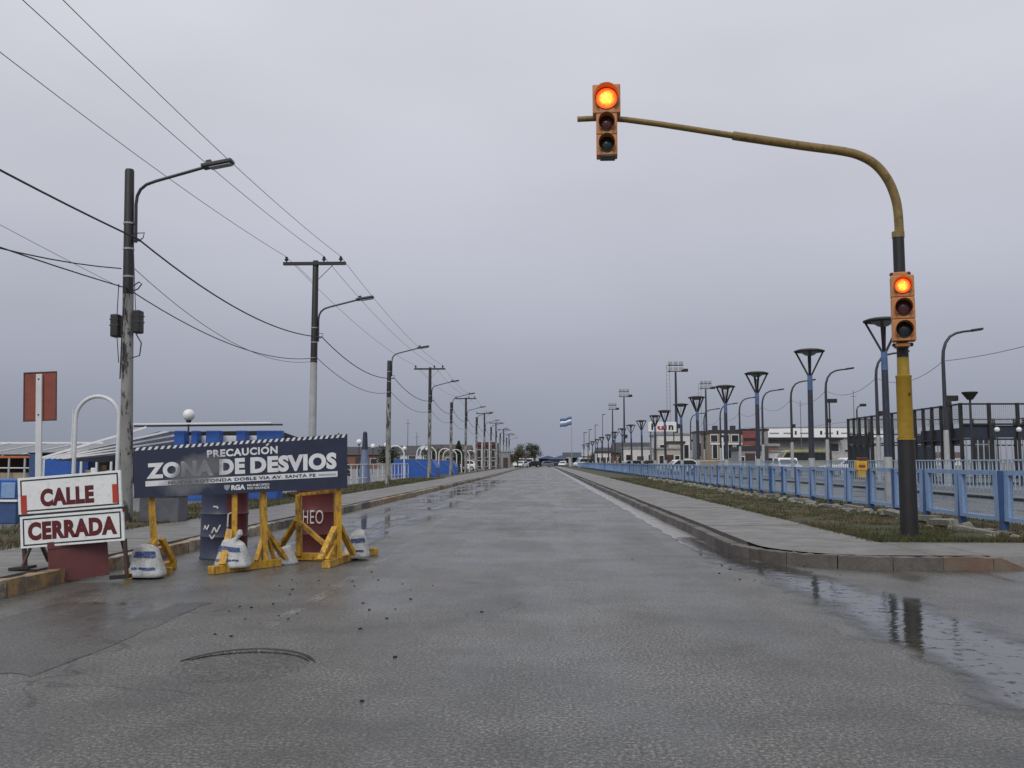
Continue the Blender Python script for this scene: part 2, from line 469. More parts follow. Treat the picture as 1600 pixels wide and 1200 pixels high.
# right kerb: runs towards us along x = KR, turns the corner and dies into a dropped kerb
prof = [(0, -.02), (0, .115), (-.018, .14), (-.16, .14), (-.16, -.02)]
rk = bpy.data.objects.new('kerb_right', None); COL.objects.link(rk); rk['kind'] = 'structure'
y = 12.0
sk = 0
while y < 62:
    L = 1.0
    jx = random.uniform(-.012, .012)
    sweep(rough_line((KR+jx, y+L-.005), (KR+jx, y+.005), .09 if y < 24 else .5), [(-o, z + (random.uniform(-.006, .006) if z > 0 else 0)) for o, z in prof], .009).build('kerb_stone', kerb_wet if sk % 3 else kerb_dark, rk)
    y += L; sk += 1
sweep([Vector((KR, 236)), Vector((KR, y))], [(-o, z) for o, z in prof]).build('kerb_run', kerb_wet, rk)
ca, rr_ = Vector((3.9, 11.98)), 1.3
for i in range(4):
    pts = []
    for j in range(9):
        a = math.pi + (math.pi/2) * (i + (j/8)*0.995 + .0025) / 4
        pts.append(ca + Vector((math.cos(a) * rr_, math.sin(a) * 1.56)))
    sweep(pts, [(-o, z) for o, z in prof], .010).build('kerb_stone', [kerb_wet, kerb_dark, kerb_wet, kerb_wet][i], rk)
for x0, x1, m in ((3.904, 4.45, kerb_wet), (4.454, 5.0, kerb_red)):
    sweep(rough_line((x0, YC), (x1, YC)), [(-o, z) for o, z in prof], .010).build('kerb_stone', m, rk)
mb = sweep(rough_line((5.004, YC), (5.42, YC), .06), [(-o, z) for o, z in prof], .008)
mb.v = [(x, y_, z if z < 0 else max(.012, z - .115*min(1, max(0, (x-5.06)/.3)))) for x, y_, z in mb.v]
mb.build('kerb_stone', kerb_red, rk)
# left kerb with worn ochre and pale paint
lk = bpy.data.objects.new('kerb_left', None); COL.objects.link(lk); lk['kind'] = 'structure'
y = 2.0; sk = 0
while y < 62:
    jx = random.uniform(-.015, .015)
    m = random.choice([kerb_ochre, kerb_pale, kerb_ochre, kerb_wet, kerb_pale]) if y > 11 else [kerb_ochre, kerb_pale, kerb_ochre][int(y) % 3]
    sweep(rough_line((KLf(y)+jx, y+.008), (KLf(y+1)+jx, y+.992), .1 if y < 20 else .5), [(-o, z + (random.uniform(-.01, .008) if z > 0 else 0)) for o, z in prof], .010).build('kerb_stone', m, lk)
    y += 1.0
sweep([Vector((KLf(y), y)), Vector((KLf(70), 70)), Vector((KLf(70), 236))], [(-o, z) for o, z in prof]).build('kerb_run', kerb_pale, lk)
# right pavement slabs
rp = bpy.data.objects.new('pavement_right', None); COL.objects.link(rp); rp['kind'] = 'structure'
y = 12.42
while y < 62:
    L = 1.5; z = .132 + random.uniform(-.004, .004); t = random.uniform(-.004, .004)
    MB().add([(KR+.165,y+.008,z),(4.5,y+.008,z+t),(4.5,y+L-.008,z+t),(KR+.165,y+L-.008,z),
              (KR+.165,y+.008,0),(4.5,y+.008,0),(4.5,y+L-.008,0),(KR+.165,y+L-.008,0)],
             [(0,1,2,3),(0,4,5,1),(1,5,6,2),(2,6,7,3),(3,7,4,0)]).build('paving_slab', paving, rp)
    y += L
sheet(KR+.165, 4.5, y, 236, .132).build('paving_run', paving, rp)
sheet(KR+.16, 4.5, 12.4, y, .118).build('joint_bed', kerb_dark, rp)
pts = [(KR+.165, 12.41), (KR+.165, 11.98)] + [(3.9 + 1.14*math.cos(a), 11.98 + 1.40*math.sin(a)) for a in [math.pi + k*math.pi/16 for k in range(1, 8)]] + [(3.9, YC+.162), (4.5, YC+.162), (4.5, 12.41)]
k = len(pts)
MB().add([(a, b, .131) for a, b in pts], [tuple(range(k))]).build('corner_slab', paving, rp)
MB().add([(4.51,YC+.162,.131),(5.09,YC+.162,.131),(5.09,12.3,.131),(4.51,12.3,.131)], [(0,1,2,3)]).build('paving_slab', paving, rp)
MB().add([(5.10,YC+.162,.131),(5.45,YC+.1,.012),(9.5,YC+.1,.012),(9.5,12.3,.131),(5.10,12.3,.131)], [(0,1,2,4),(2,3,4)]).build('ramp_slab', paving, rp)
sheet(9.5, 14.6, YC+.1, 12.3, .012).build('crossing_slab', paving, rp)
# left pavement
lp = bpy.data.objects.new('pavement_left', None); COL.objects.link(lp); lp['kind'] = 'structure'
y = 0.0
while y < 62:
    L = 1.8; z = .125 + random.uniform(-.004, .004)
    MB().add([(-6.64,y+.01,z),(KLf(y)-.165,y+.01,z),(KLf(y+L)-.165,y+L-.01,z),(-6.64,y+L-.01,z),(-6.64,y+.01,0),(KLf(y)-.165,y+.01,0),(KLf(y+L)-.165,y+L-.01,0),(-6.64,y+L-.01,0)], [(0,1,2,3),(0,4,5,1),(1,5,6,2),(2,6,7,3),(3,7,4,0)]).build('paving_slab', paving, lp)
    y += L
sheet(-6.95, KLf(70)-.165, y, 236, .125).build('paving_run', paving, lp)
MB().add([(-6.95,0,.112),(KLf(0)-.16,0,.112),(KLf(y)-.16,y,.112),(-6.95,y,.112)], [(0,1,2,3)]).build('joint_bed', kerb_dark, lp)

def lumpy(x0, x1, y0, y1, z, amp, dx):
    nx = max(2, int((x1-x0)/dx)); ny = max(2, int((y1-y0)/dx)); vs_ = []; fs_ = []
    for j in range(ny+1):
        for i in range(nx+1):
            e = 0 if i in (0, nx) or j in (0, ny) else 1
            vs_.append((x0+(x1-x0)*i/nx, y0+(y1-y0)*j/ny, z + e * random.uniform(-.2, 1) * amp))
    for j in range(ny):
        for i in range(nx):
            a = j*(nx+1)+i; fs_.append((a, a+1, a+nx+2, a+nx+1))
    return MB().add(vs_, fs_)
structure('verge_right', lumpy(4.5, 8.3, 12.3, 70, .115, .05, .3), soil, smooth=True)
structure('verge_right_far', sheet(4.5, 8.3, 70, 236, .125), soil)
structure('verge_left', lumpy(-9.0, -6.62, -2, 70, .10, .05, .3), soil, smooth=True)
structure('verge_left_far', sheet(-9.0, -6.95, 70, 236, .11), soil)

def blades(name, label, x0, x1, y0, y1, z, n, hmax, near):
    mb = MB()
    for _ in range(n):
        t = random.random() ** near
        x = random.uniform(x0, x1); y = y0 + (y1-y0)*t
        if random.random() < .06: x = (x0 if near > 2 else x1) + random.gauss(0, .06)
        if random.random() < .02: y = y0 + abs(random.gauss(0, .05)) - .06
        if math.sin(x*3.1+y*1.3) + math.sin(y*2.7-x*1.9) + random.uniform(-.8, .8) < -1.1: continue
        h = random.uniform(.3, 1) * hmax * (1.9 if random.random() < .04 else 1); a = random.uniform(0, 6.28); w = random.uniform(.004, .010) * (1 + t*2.5)
        lx, ly = random.uniform(-.6, .6)*h, random.uniform(-.6, .6)*h
        i = len(mb.v)
        mb.v += [(x-math.cos(a)*w, y-math.sin(a)*w, z), (x+math.cos(a)*w, y+math.sin(a)*w, z), (x+lx, y+ly, z+h)]
        mb.f.append((i, i+1, i+2))
    o = mb.build(name, blade_m); tag(o, label, 'grass', kind='stuff')
    return o
blades('grass', 'short brown green grass on the verge below the blue fence', 4.55, 8.2, 12.35, 60, .12, 52000, .085, 2.2)
blades('grass', 'rough grass strip beside the left utility poles', -8.95, -6.65, 6.0, 60, .11, 30000, .09, 1.6)

# gutter: pale wet concrete strip beside the right kerb
gut = MB(); gv = []; gf = []
ny = 160
for j in range(ny+1):
    y = 10.9 + (236-10.9) * (j/ny) ** 2
    gv += [(2.06 + random.uniform(-.05, .04) + max(0, 12.4-y)*.30, y, .004), (KR+.01, y, .004)]
for j in range(ny): gf.append((2*j, 2*j+1, 2*j+3, 2*j+2))
gut.add(gv, gf); structure('gutter', gut, gutter_m)

# puddle lying in the valley of the gutter across the side entrance
def water_mat():
    m, nt, n, l, b = nodes_of('puddle_water')
    P = coord(nt, 'World')
    s = nt.nodes.new('ShaderNodeSeparateXYZ'); l.new(P, s.inputs[0])
    # distance from the valley line x = 2.72, half width shrinking towards the kerb corner
    drift = nt.nodes.new('ShaderNodeMapRange'); l.new(s.outputs['Y'], drift.inputs['Value'])
    drift.inputs['From Min'].default_value = 8.0; drift.inputs['From Max'].default_value = 12.5
    drift.inputs['To Min'].default_value = 2.76; drift.inputs['To Max'].default_value = 2.28
    off = math_n(nt, 'ABSOLUTE', math_n(nt, 'SUBTRACT', s.outputs['X'], drift.outputs[0]))
    hw = nt.nodes.new('ShaderNodeMapRange'); l.new(s.outputs['Y'], hw.inputs['Value'])
    hw.inputs['From Min'].default_value = 6.5; hw.inputs['From Max'].default_value = 13.5
    hw.inputs['To Min'].default_value = 0.57; hw.inputs['To Max'].default_value = 0.24
    n1 = noise(nt, coord(nt, 'World', (1.3, 0.8, 1)), 1.5, 6.0, 0.6)
    e = math_n(nt, 'SUBTRACT', hw.outputs[0], off)
    e = math_n(nt, 'ADD', e, math_n(nt, 'MULTIPLY', math_n(nt, 'SUBTRACT', n1, 0.5), 0.9))
    a = ramp(nt, e, [(0.0, 0.0), (0.12, 0.5), (0.30, 1.0)])
    n2 = noise(nt, coord(nt, 'World', (3, 3, 1)), 3.0, 7.0, 0.7)
    holes = ramp(nt, n2, [(0.34, 0.15), (0.45, 1.0)])
    a = math_n(nt, 'MULTIPLY', a, holes)
    l.new(a, b.inputs['Alpha'])
    b.inputs['Base Color'].default_value = (0.040, 0.040, 0.038, 1)
    b.inputs['Roughness'].default_value = 0.045
    b.inputs['IOR'].default_value = 1.6
    bump(nt, b, noise(nt, coord(nt, 'World', (1.0, 2.6, 1)), 4.5, 3.0, 0.5), 0.16, 0.02)
    return m
tag(sheet(1.4, 4.6, 1.5, 14.5, .009).build('puddle', water_mat()), kind='structure')

# old repair patches
def patch(x, y, w, d, seed, m=None):
    random.seed(seed); pts = []
    for (ax, ay), (bx_, by_) in zip([(-1,-1),(1,-1),(1,1),(-1,1)], [(1,-1),(1,1),(-1,1),(-1,-1)]):
        for k in range(14):
            t_ = k/14; pts.append((x + (ax+(bx_-ax)*t_)*w/2 + random.uniform(-.035, .035), y + (ay+(by_-ay)*t_)*d/2 + random.uniform(-.05, .05), .0022))
    return MB().add(pts, [tuple(range(len(pts)))])
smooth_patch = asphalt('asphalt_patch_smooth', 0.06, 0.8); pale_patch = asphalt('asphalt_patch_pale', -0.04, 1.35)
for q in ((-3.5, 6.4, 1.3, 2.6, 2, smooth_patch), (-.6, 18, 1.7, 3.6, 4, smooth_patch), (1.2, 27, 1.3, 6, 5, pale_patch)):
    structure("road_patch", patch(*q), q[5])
random.seed(31)
# thin water films left in the ruts of the closed lane
def film_mat():
    m, nt, n, l, b = nodes_of('rain_film')
    f = noise(nt, coord(nt, 'World', (1.6, 0.34, 1)), 1.0, 6.0, 0.6)
    P = coord(nt, 'World'); s = nt.nodes.new('ShaderNodeSeparateXYZ'); l.new(P, s.inputs[0])
    e = ramp(nt, math_n(nt, 'ABSOLUTE', math_n(nt, 'SUBTRACT', s.outputs['X'], -3.2)), [(0.5, 1.0), (1.15, 0.0)])
    a = math_n(nt, 'MULTIPLY', ramp(nt, f, [(0.47, 0.0), (0.56, 0.9)]), e)
    l.new(a, b.inputs['Alpha'])
    b.inputs['Base Color'].default_value = (0.03, 0.031, 0.033, 1)
    b.inputs['Roughness'].default_value = 0.07
    return m
tag(sheet(-4.45, -2.0, 12.5, 60, .007).build('rain_film', film_mat()), kind='structure')

# faded paint and old patch on the road
def faded_paint():
    m, nt, n, l, b = nodes_of('faded_road_paint')
    P = coord(nt, 'World')
    a = math_n(nt, 'MULTIPLY', ramp(nt, noise(nt, P, 2.2, 4.0), [(0.42, 0.0), (0.62, 0.7)]), ramp(nt, noise(nt, P, 28.0, 5.0, 0.7), [(0.42, 0.0), (0.6, 1.0)]))
    l.new(a, b.inputs['Alpha'])
    b.inputs['Base Color'].default_value = (0.36, 0.36, 0.35, 1); b.inputs['Roughness'].default_value = 0.4
    return m
ml = MB()
for j in range(60):
    y0 = 6.0 + j * 2.0
    xw = -2.02 + 0.05 * math.sin(j * .7)
    ml.add([(xw-.055, y0, .004), (xw+.055, y0, .004), (-2.02+.05*math.sin((j+1)*.7)+.055, y0+2, .004), (-2.02+.05*math.sin((j+1)*.7)-.055, y0+2, .004)], [(0,1,2,3)])
structure('road_marking', ml, faded_paint())

# manhole under an old asphalt patch: only the far lip of its frame stands clear
mh = thing('manhole', 'round manhole frame sunk in the wet asphalt before the barricade', 'manhole', (-1.78, 5.33, 0))
arc = [(.40*math.cos(a), .40*math.sin(a), .006) for a in [R(25 + 130*k/24) for k in range(25)]]
MB().tube(arc, [.004 + .010*math.sin(math.pi*k/24) for k in range(25)], 6).build('frame_lip', asph_patch, mh, smooth=True)
arc = [(.43*math.cos(a), .43*math.sin(a), .003) for a in [R(18 + 144*k/24) for k in range(25)]]
MB().tube(arc, [.003 + .019*math.sin(math.pi*k/24) for k in range(25)], 6).build('dark_joint', plain_black, mh, smooth=True)
MB().lathe([(.42, -.004), (.37, .003), (.2, .009), (.02, .010)], 32).build('cover', asph_patch, mh, smooth=True)
gr = MB()
for _ in range(70):
    if random.random() < .45: x, y = random.uniform(-2.6, -.9), random.uniform(6.2, 9.4)
    elif random.random() < .75: x, y = random.uniform(1.9, 3.3), random.uniform(9.2, 11.0)
    else: x, y = random.uniform(-2.0, 2.2), random.uniform(4, 12)
    r = random.uniform(.004, .012)
    gr.box((x, y, r*.5), (r*2.2, r*1.6, r), Matrix.Rotation(random.uniform(0, 3), 3, 'Z'))
tag(gr.build('gravel', black_iron), 'small dark stones scattered on the wet road', 'gravel', kind='stuff')

# far roundabout
rb = MB().lathe([(13, -.01), (13, .14), (12.7, .15)], 48, (0, 250, 0)); structure('roundabout_kerb', rb, kerb_pale)
rb = MB().lathe([(12.6, .1), (9, .32), (4, .5), (.1, .55)], 48, (0, 250, 0)); structure('roundabout_mound', rb, soil, smooth=True)

# ------------------------------------------------------------------ traffic signal
SX, SY = 5.26, 13.19
sig = thing('traffic_signal', 'tall yellow and black traffic signal pole with long curved arm over the road', 'traffic light', (SX, SY, .12))
MB().lathe([(.125, -.02), (.122, .1), (.117, 1.43)], 20).build('pole_base', black_paint, sig, smooth=True)
MB().lathe([(.126, 1.40), (.126, 1.425), (.108, 1.43), (.106, 2.30), (.112, 2.31), (.112, 2.335), (.085, 2.345), (.082, 2.60)], 20).build('yellow_sleeve', yellow_band, sig, smooth=True)
MB().lathe([(.081, 2.58), (.080, 4.41)], 18).build('upper_pole', black_paint, sig, smooth=True)
MB().lathe([(.088, 4.38), (.088, 4.47), (.07, 4.48)], 18).build('collar', ochre_paint, sig, smooth=True)
ctl = [(.02, 4.4), (.01, 4.78), (-.03, 5.02), (-.12, 5.26), (-.27, 5.47), (-.47, 5.61), (-.75, 5.70), (-1.4, 5.80), (-2.39, 5.965)]
def smooth_path(p, k=5):
    o = []
    for i in range(len(p)-1):
        a, b, c_, d_ = (Vector(p[max(0, min(len(p)-1, i+q))]) for q in (-1, 0, 1, 2))
        for j in range(k):
            t_ = j/k; o.append(.5*((2*b) + (c_-a)*t_ + (2*a-5*b+4*c_-d_)*t_*t_ + (3*b-a-3*c_+d_)*t_**3))
    return o + [Vector(p[-1])]
MB().tube(smooth_path([(x, 0, z) for x, z in ctl]), .066, 14).build('arm', ochre_paint, sig, smooth=True)
MB().tube([(x, 0, z) for x, z in [(-2.36, 5.96), (-2.9, 6.055), (-3.5, 6.16), (-4.0, 6.235), (-4.35, 6.262), (-4.72, 6.25)]], [.047, .045, .044, .043, .042, .042], 12).build('arm_extension', ochre_paint, sig, smooth=True)
MB().lathe([(.018, 0), (.02, .004), (.004, .012)], 8, (0, 0, 0), 'Y').build('bolt', black_iron, sig, loc=(.03, -.125, 2.06))

def lit_lens(r):
    m, nt, n, l, b = nodes_of('lit_red_lens')
    tc = coord(nt, 'Object')
    s = nt.nodes.new('ShaderNodeSeparateXYZ'); l.new(tc, s.inputs[0])
    d = math_n(nt, 'SQRT', math_n(nt, 'ADD', math_n(nt, 'POWER', s.outputs['X'], 2.0), math_n(nt, 'POWER', s.outputs['Z'], 2.0)))
    d = math_n(nt, 'DIVIDE', d, r)
    d = math_n(nt, 'ADD', d, math_n(nt, 'MULTIPLY', math_n(nt, 'SUBTRACT', noise(nt, tc, 16, 2.0), 0.5), 0.5))
    c = ramp(nt, d, [(0.0, (1.0, 0.56, 0.07)), (0.58, (1.0, 0.42, 0.04)), (0.80, (1.0, 0.14, 0.016)), (1.0, (0.9, 0.045, 0.010))])
    vl = nt.nodes.new('ShaderNodeTexVoronoi'); vl.inputs['Scale'].default_value = 42.0; l.new(tc, vl.inputs['Vector'])
    c = mixc(nt, ramp(nt, vl.outputs['Distance'], [(0.3, 0.0), (0.75, 0.55)]), c, (0.75, 0.10, 0.01))
    l.new(c, b.inputs['Emission Color']); l.new(c, b.inputs['Base Color'])
    b.inputs['Emission Strength'].default_value = 2.2
    b.inputs['Roughness'].default_value = 0.25
    return m
def signal_head(name_parent, cx, cz, sections, depth=.22, aim=0.0):
    """sections: list of (width, height, lens radius, kind) from the top down, centred on cx; cz is the top"""
    z = cz; hd = None
    for i, (w, h, r, kind) in enumerate(sections):
        body = MB().b6(-w/2, w/2, -.20, -.20 + depth, 0, h).build('housing', signal_orange, name_parent, bevel=.014, loc=(cx + .10*math.sin(aim), -.10*math.cos(aim), z - h), rot=(0, 0, aim))
        if hd is None: hd = body
        zc = h / 2
        lensm = {'lit': None, 'red': lens_red_off, 'green': lens_green_off}[kind]
        if kind == 'lit': lensm = lit_lens(r * .9)
        MB().lathe([(r*.98, -.004), (r*.9, -.012), (r*.55, -.026), (r*.02, -.032)], 28, (0, 0, 0), 'Y').build('lens', lensm, body, smooth=True, loc=(0, -.203, zc))
        # dark bezel ring (painted red as glow round a lit lens) and open tunnel visor
        n = 28; vs_ = []; fs_ = []
        for a_i in range(n + 1):
            a = R(-50) + (2*math.pi - R(80)) * a_i / n
            ca_, sa_ = math.cos(a), math.sin(a)
            dep = .06 + .11 * max(0.0, (sa_ + .75) / 1.75)
            vs_ += [(r*1.13*ca_, -.20, r*1.13*sa_), (r*1.16*ca_, -.20-dep, r*1.16*sa_), (r*1.11*ca_, -.20-dep, r*1.11*sa_), (r*1.07*ca_, -.20, r*1.07*sa_)]
        for a_i in range(n):
            p, q = a_i*4, a_i*4+4
            fs_ += [(p, p+1, q+1, q), (p+1, p+2, q+2, q+1), (p+2, p+3, q+3, q+2)]
        MB().add(vs_, fs_).build('visor', signal_orange, body, smooth=True, loc=(0, 0, zc))
        MB().tube([(r*1.04*math.cos(t), -.206, r*1.04*math.sin(t)) for t in [2*math.pi*k/28 for k in range(29)]], .010, 6, False).build('bezel', black_paint if kind != 'lit' else red_tape, body, smooth=True, loc=(0, 0, zc))
        z -= h + .004
    return hd
signal_head(sig, -4.28, 6.665, [(.41, .44, .155, 'lit'), (.31, .315, .105, 'red'), (.31, .315, .105, 'green')], aim=R(-4))
MB().tube([(-4.36 + .045*math.cos(t), -.2, 6.665 + .055*math.sin(t)) for t in [math.pi*k/10 for k in range(11)]], .008, 6).build('lifting_eye', galv, sig, smooth=True)
MB().b6(-.11, .11, -.2, 0, -.025, 0).build('end_cap', dark_metal, sig, bevel=.008, loc=(-4.28, -.1, 5.585))
signal_head(sig, .01, 3.765, [(.31, .315, .105, 'lit'), (.31, .315, .105, 'red'), (.31, .315, .105, 'green')], aim=R(-17))
for z in (3.80, 2.765):
    br = MB().box((0, -.09, 0), (.20, .28, .05)).build('bracket', signal_orange, sig, bevel=.008, loc=(-.01, 0, z), rot=(0, 0, R(-17)))
    for q in (-.115, .115): MB().lathe([(.028, 0), (.03, .03)], 10, (q, -.2, 0), 'Y').build('bolt', black_iron, br)

# ------------------------------------------------------------------ blue fence on the right
FX = 7.1; PITCH = 1.41; FY0 = 8.53; NF = 110
fence = thing('blue_fence', 'long light blue steel panel fence between the verge and the far carriageway', 'fence', (FX, FY0, 0))
# panel in local Y,Z: 1.29 m wide, from z .30 to z 1.07
fw, z0, z1, t = PITCH - .11, .30, 1.075, .08
pf = MB()
pf.b6(-t/2, t/2, 0, fw, z1-.075, z1); pf.b6(-t/2, t/2, 0, fw, z0, z0+.06)
pf.b6(-t/2+.002, t/2-.002, 0, .13, z0+.06, z1-.075); pf.b6(-t/2+.002, t/2-.002, fw-.13, fw, z0+.06, z1-.075)
panel_me = pf.mesh('panel_frame', light_blue)
wm = MB()
for k in range(1, 20): wm.b6(-.0018, .0018, .075 + (fw-.15)*k/20 - .0018, .075 + (fw-.15)*k/20 + .0018, z0+.06, z1-.06)
for k in range(1, 11): wm.b6(-.0015, .0015, .075, fw-.075, z0+.06+(z1-z0-.12)*k/11 - .0015, z0+.06+(z1-z0-.12)*k/11 + .0015)
wire_me = wm.mesh('wire_mesh', wire_blue)
post_me = MB().b6(-.05, .05, -.045, .045, 0.05, 1.07).mesh('post', deep_blue)
for k in range(NF):
    y = (k + 3) * PITCH
    obj('post', post_me, fence, (0, y, 0), (random.uniform(-.012, .012), random.uniform(-.025, .025), 0))
    p = obj('panel', panel_me, fence, (random.uniform(-.014, .014), y + .05, random.uniform(-.014, .014)), (random.uniform(-.009, .009), random.uniform(-.03, .03), random.uniform(-.01, .01)))
    if k < 45: obj('wire_mesh', wire_me, p)
far = MB()
y = (NF + 3) * PITCH
while FY0 + y < 232:
    far.b6(-.045, .045, y-.04, y+.04, .05, 1.085)
    far.b6(-t/2, t/2, y+.05, y+.05+fw, z1-.06, z1); far.b6(-t/2, t/2, y+.05, y+.05+fw, z0, z0+.06)
    far.b6(-t/2, t/2, y+.05, y+.125, z0+.06, z1-.06); far.b6(-t/2, t/2, y+.05+fw-.075, y+.05+fw, z0+.06, z1-.06)
    y += PITCH
tag(far.build('far_panels', light_blue, fence), kind='stuff')

# broken rubble footing under the fence
foot = thing('rubble_footing', 'broken pale stone and concrete footing under the blue fence', 'footing', (6.93, 0, 0))
def rock_mesh(i):
    random.seed(100 + i)
    mb = MB(); n = 7; vs_ = []; fs_ = []
    prof_ = [(.55, 0), (1, .35), (.95, .75), (.6, 1.0)]
    for r, z in prof_:
        for j in range(n):
            a = 2*math.pi*j/n; q = r * random.uniform(.78, 1.12)
            vs_.append((q*math.cos(a)*.5, q*math.sin(a)*.5, z + random.uniform(-.08, .08)))
    for a in range(3):
        for j in range(n): fs_.append((a*n+j, a*n+(j+1) % n, (a+1)*n+(j+1) % n, (a+1)*n+j))
    fs_.append(tuple(range(3*n, 4*n)))
    return mb.add(vs_, fs_).mesh('stone', stone_m)
rocks = [rock_mesh(i) for i in range(7)]
random.seed(11)
y = 12.6; cnt = 0
while y < 58 and cnt < 290:
    L = random.uniform(.12, .42)
    o = obj('stone', random.choice(rocks), foot, (random.uniform(-.14, .05), y, .10 + random.uniform(-.02, .02)), (random.uniform(-.1, .1), random.uniform(-.1, .1), random.uniform(-.3, .3)))
    o.scale = (random.uniform(.13, .28), L * 1.1, random.uniform(.05, .15))
    if random.random() < .45:
        o = obj('stone', random.choice(rocks), foot, (random.uniform(-.55, -.2), y + random.uniform(-.1, .1), .10), (0, 0, random.uniform(0, 3)))
        o.scale = (random.uniform(.1, .2), random.uniform(.1, .26), random.uniform(.05, .11)); cnt += 1
    y += L; cnt += 1
beam_me = MB().b6(-.07, .07, -.5, .5, 0, .09).mesh('footing_block', stone_m)
for x, y, rz in ((-.12, 21.3, .03), (-.1, 20.1, -.02), (-.2, 16.2, .05), (-.35, 15.1, -.08), (-.15, 17.5, .02), (-.4, 13.9, .1), (-.1, 24.0, 0), (-.1, 27.0, .03)):
    obj('footing_block', beam_me, foot, (x, y, .13 + random.uniform(-.02, .05)), (random.uniform(-.05, .05), random.uniform(-.2, .1), rz))

# small yellow box fixed to the fence
yb = thing('utility_box', 'small yellow box with dark red cap fixed to the blue fence', 'utility box', (6.93, 19.85, .86))
MB().b6(-.115, .115, -.07, .07, .16, .37).build('box', mat('bright_yellow', (.62, .36, .035), .45), yb, bevel=.01)
MB().b6(-.085, .085, -.06, .06, 0, .16).build('lower_case', mat('dull_yellow', (.45, .31, .10), .5), yb, bevel=.008)
MB().b6(-.075, .13, -.08, .08, .372, .44).build('cap', maroon, yb, bevel=.01)
MB().b6(-.07, .07, -.074, -.07, .22, .28).build('label_plate', rust_back, yb)

# ------------------------------------------------------------------ utility poles on the left
PX = -7.5
def lamp_arm(root, zb, r=.03, parts=True):
    arm = MB().tube([(.13, 0, zb), (.13, 0, zb+.72), (.15, 0, zb+.88), (.21, 0, zb+1.0), (.32, 0, zb+1.09), (.5, 0, zb+1.15), (1.38, 0, zb+1.37)], r, 8).build('lamp_arm', dark_metal, root, smooth=True)
    ang = Matrix.Rotation(R(-9), 3, 'Y')
    h = MB().box((0, 0, 0), (.58, .22, .075), ang).build('lamp_head', dark_metal, root, bevel=.02, loc=(1.66, 0, zb+1.43))
    MB().box((.06, 0, -.045), (.40, .17, .012), ang).build('lamp_lens', galv, h)
    MB().box((-.17, 0, .055), (.10, .06, .05), ang).build('photocell', dark_metal, h)
def utility_pole(i, Y, top, cross, label):
    root = thing('utility_pole', label, 'utility pole', (PX, Y, .1), group='utility poles along the left pavement')
    H = top - .1
    zb = 4.25 if not cross else 4.35
    if i == 0: zb = 4.17
    q = .78 if i == 0 else .92
    MB().lathe([(.155*q, -.05), (.135*q, zb*.5), (.122*q, zb)], 16).build('lower_pole', pole_grey if i != 1 else pale_pole, root, smooth=True)
    MB().lathe([(.1225*q, zb), (.105*q, H-.03), (.09*q, H)], 16).build('upper_pole', black_paint, root, smooth=True)
    for z in (5.02, 5.5, 4.5):
        MB().lathe([(.122*q, z-.018), (.128*q, z-.015), (.128*q, z+.015), (.122*q, z+.018)], 14).build('band', galv, root)
    lamp_arm(root, (5.14 if i == 0 else 5.28) if not cross else 5.05)
    # side bracket carrying the main cable
    MB().tube([(.11, -.02, 5.18), (.22, -.02, 5.16), (.25, -.02, 5.21)], .014, 6).tube([(.11, -.02, 5.31), (.30, -.02, 5.31), (.27, -.02, 5.2)], .010, 6).build('cable_bracket', dark_metal, root)
    if cross:
        MB().b6(-1.06, 1.02, -.12, -.02, H-.16, H-.06).build('crossarm', black_iron, root)
        for s in (-1, 1):
            MB().bar((s*.62, -.125, H-.16), (s*.09, -.105, H-.68), .03, .012).build('crossarm_brace', dark_metal, root)
        for x in (-.96, .29, .85):
            MB().lathe([(.02, 0), (.022, .05), (.06, .055), (.065, .10), (.035, .13), (.05, .16), (.02, .19)], 10, (x, -.07, H-.06)).build('insulator', black_iron, root, smooth=True)
    return root
spec = [(16.02, 6.63, 0), (29.0, 7.85, 1), (43.4, 6.15, 0), (59.3, 7.5, 1), (73.3, 6.1, 0), (87.4, 7.5, 1), (101.5, 6.3, 0), (115.4, 7.55, 1), (130, 6.3, 0), (144, 7.55, 1), (158, 6.3, 0), (172, 7.5, 1), (186, 6.3, 0), (200, 7.5, 1)]
ordn = ['nearest', 'second', 'third', 'fourth', 'fifth', 'sixth', 'seventh', 'eighth', 'ninth', 'tenth', 'eleventh', 'twelfth', 'thirteenth', 'fourteenth', 'fifteenth', 'sixteenth']
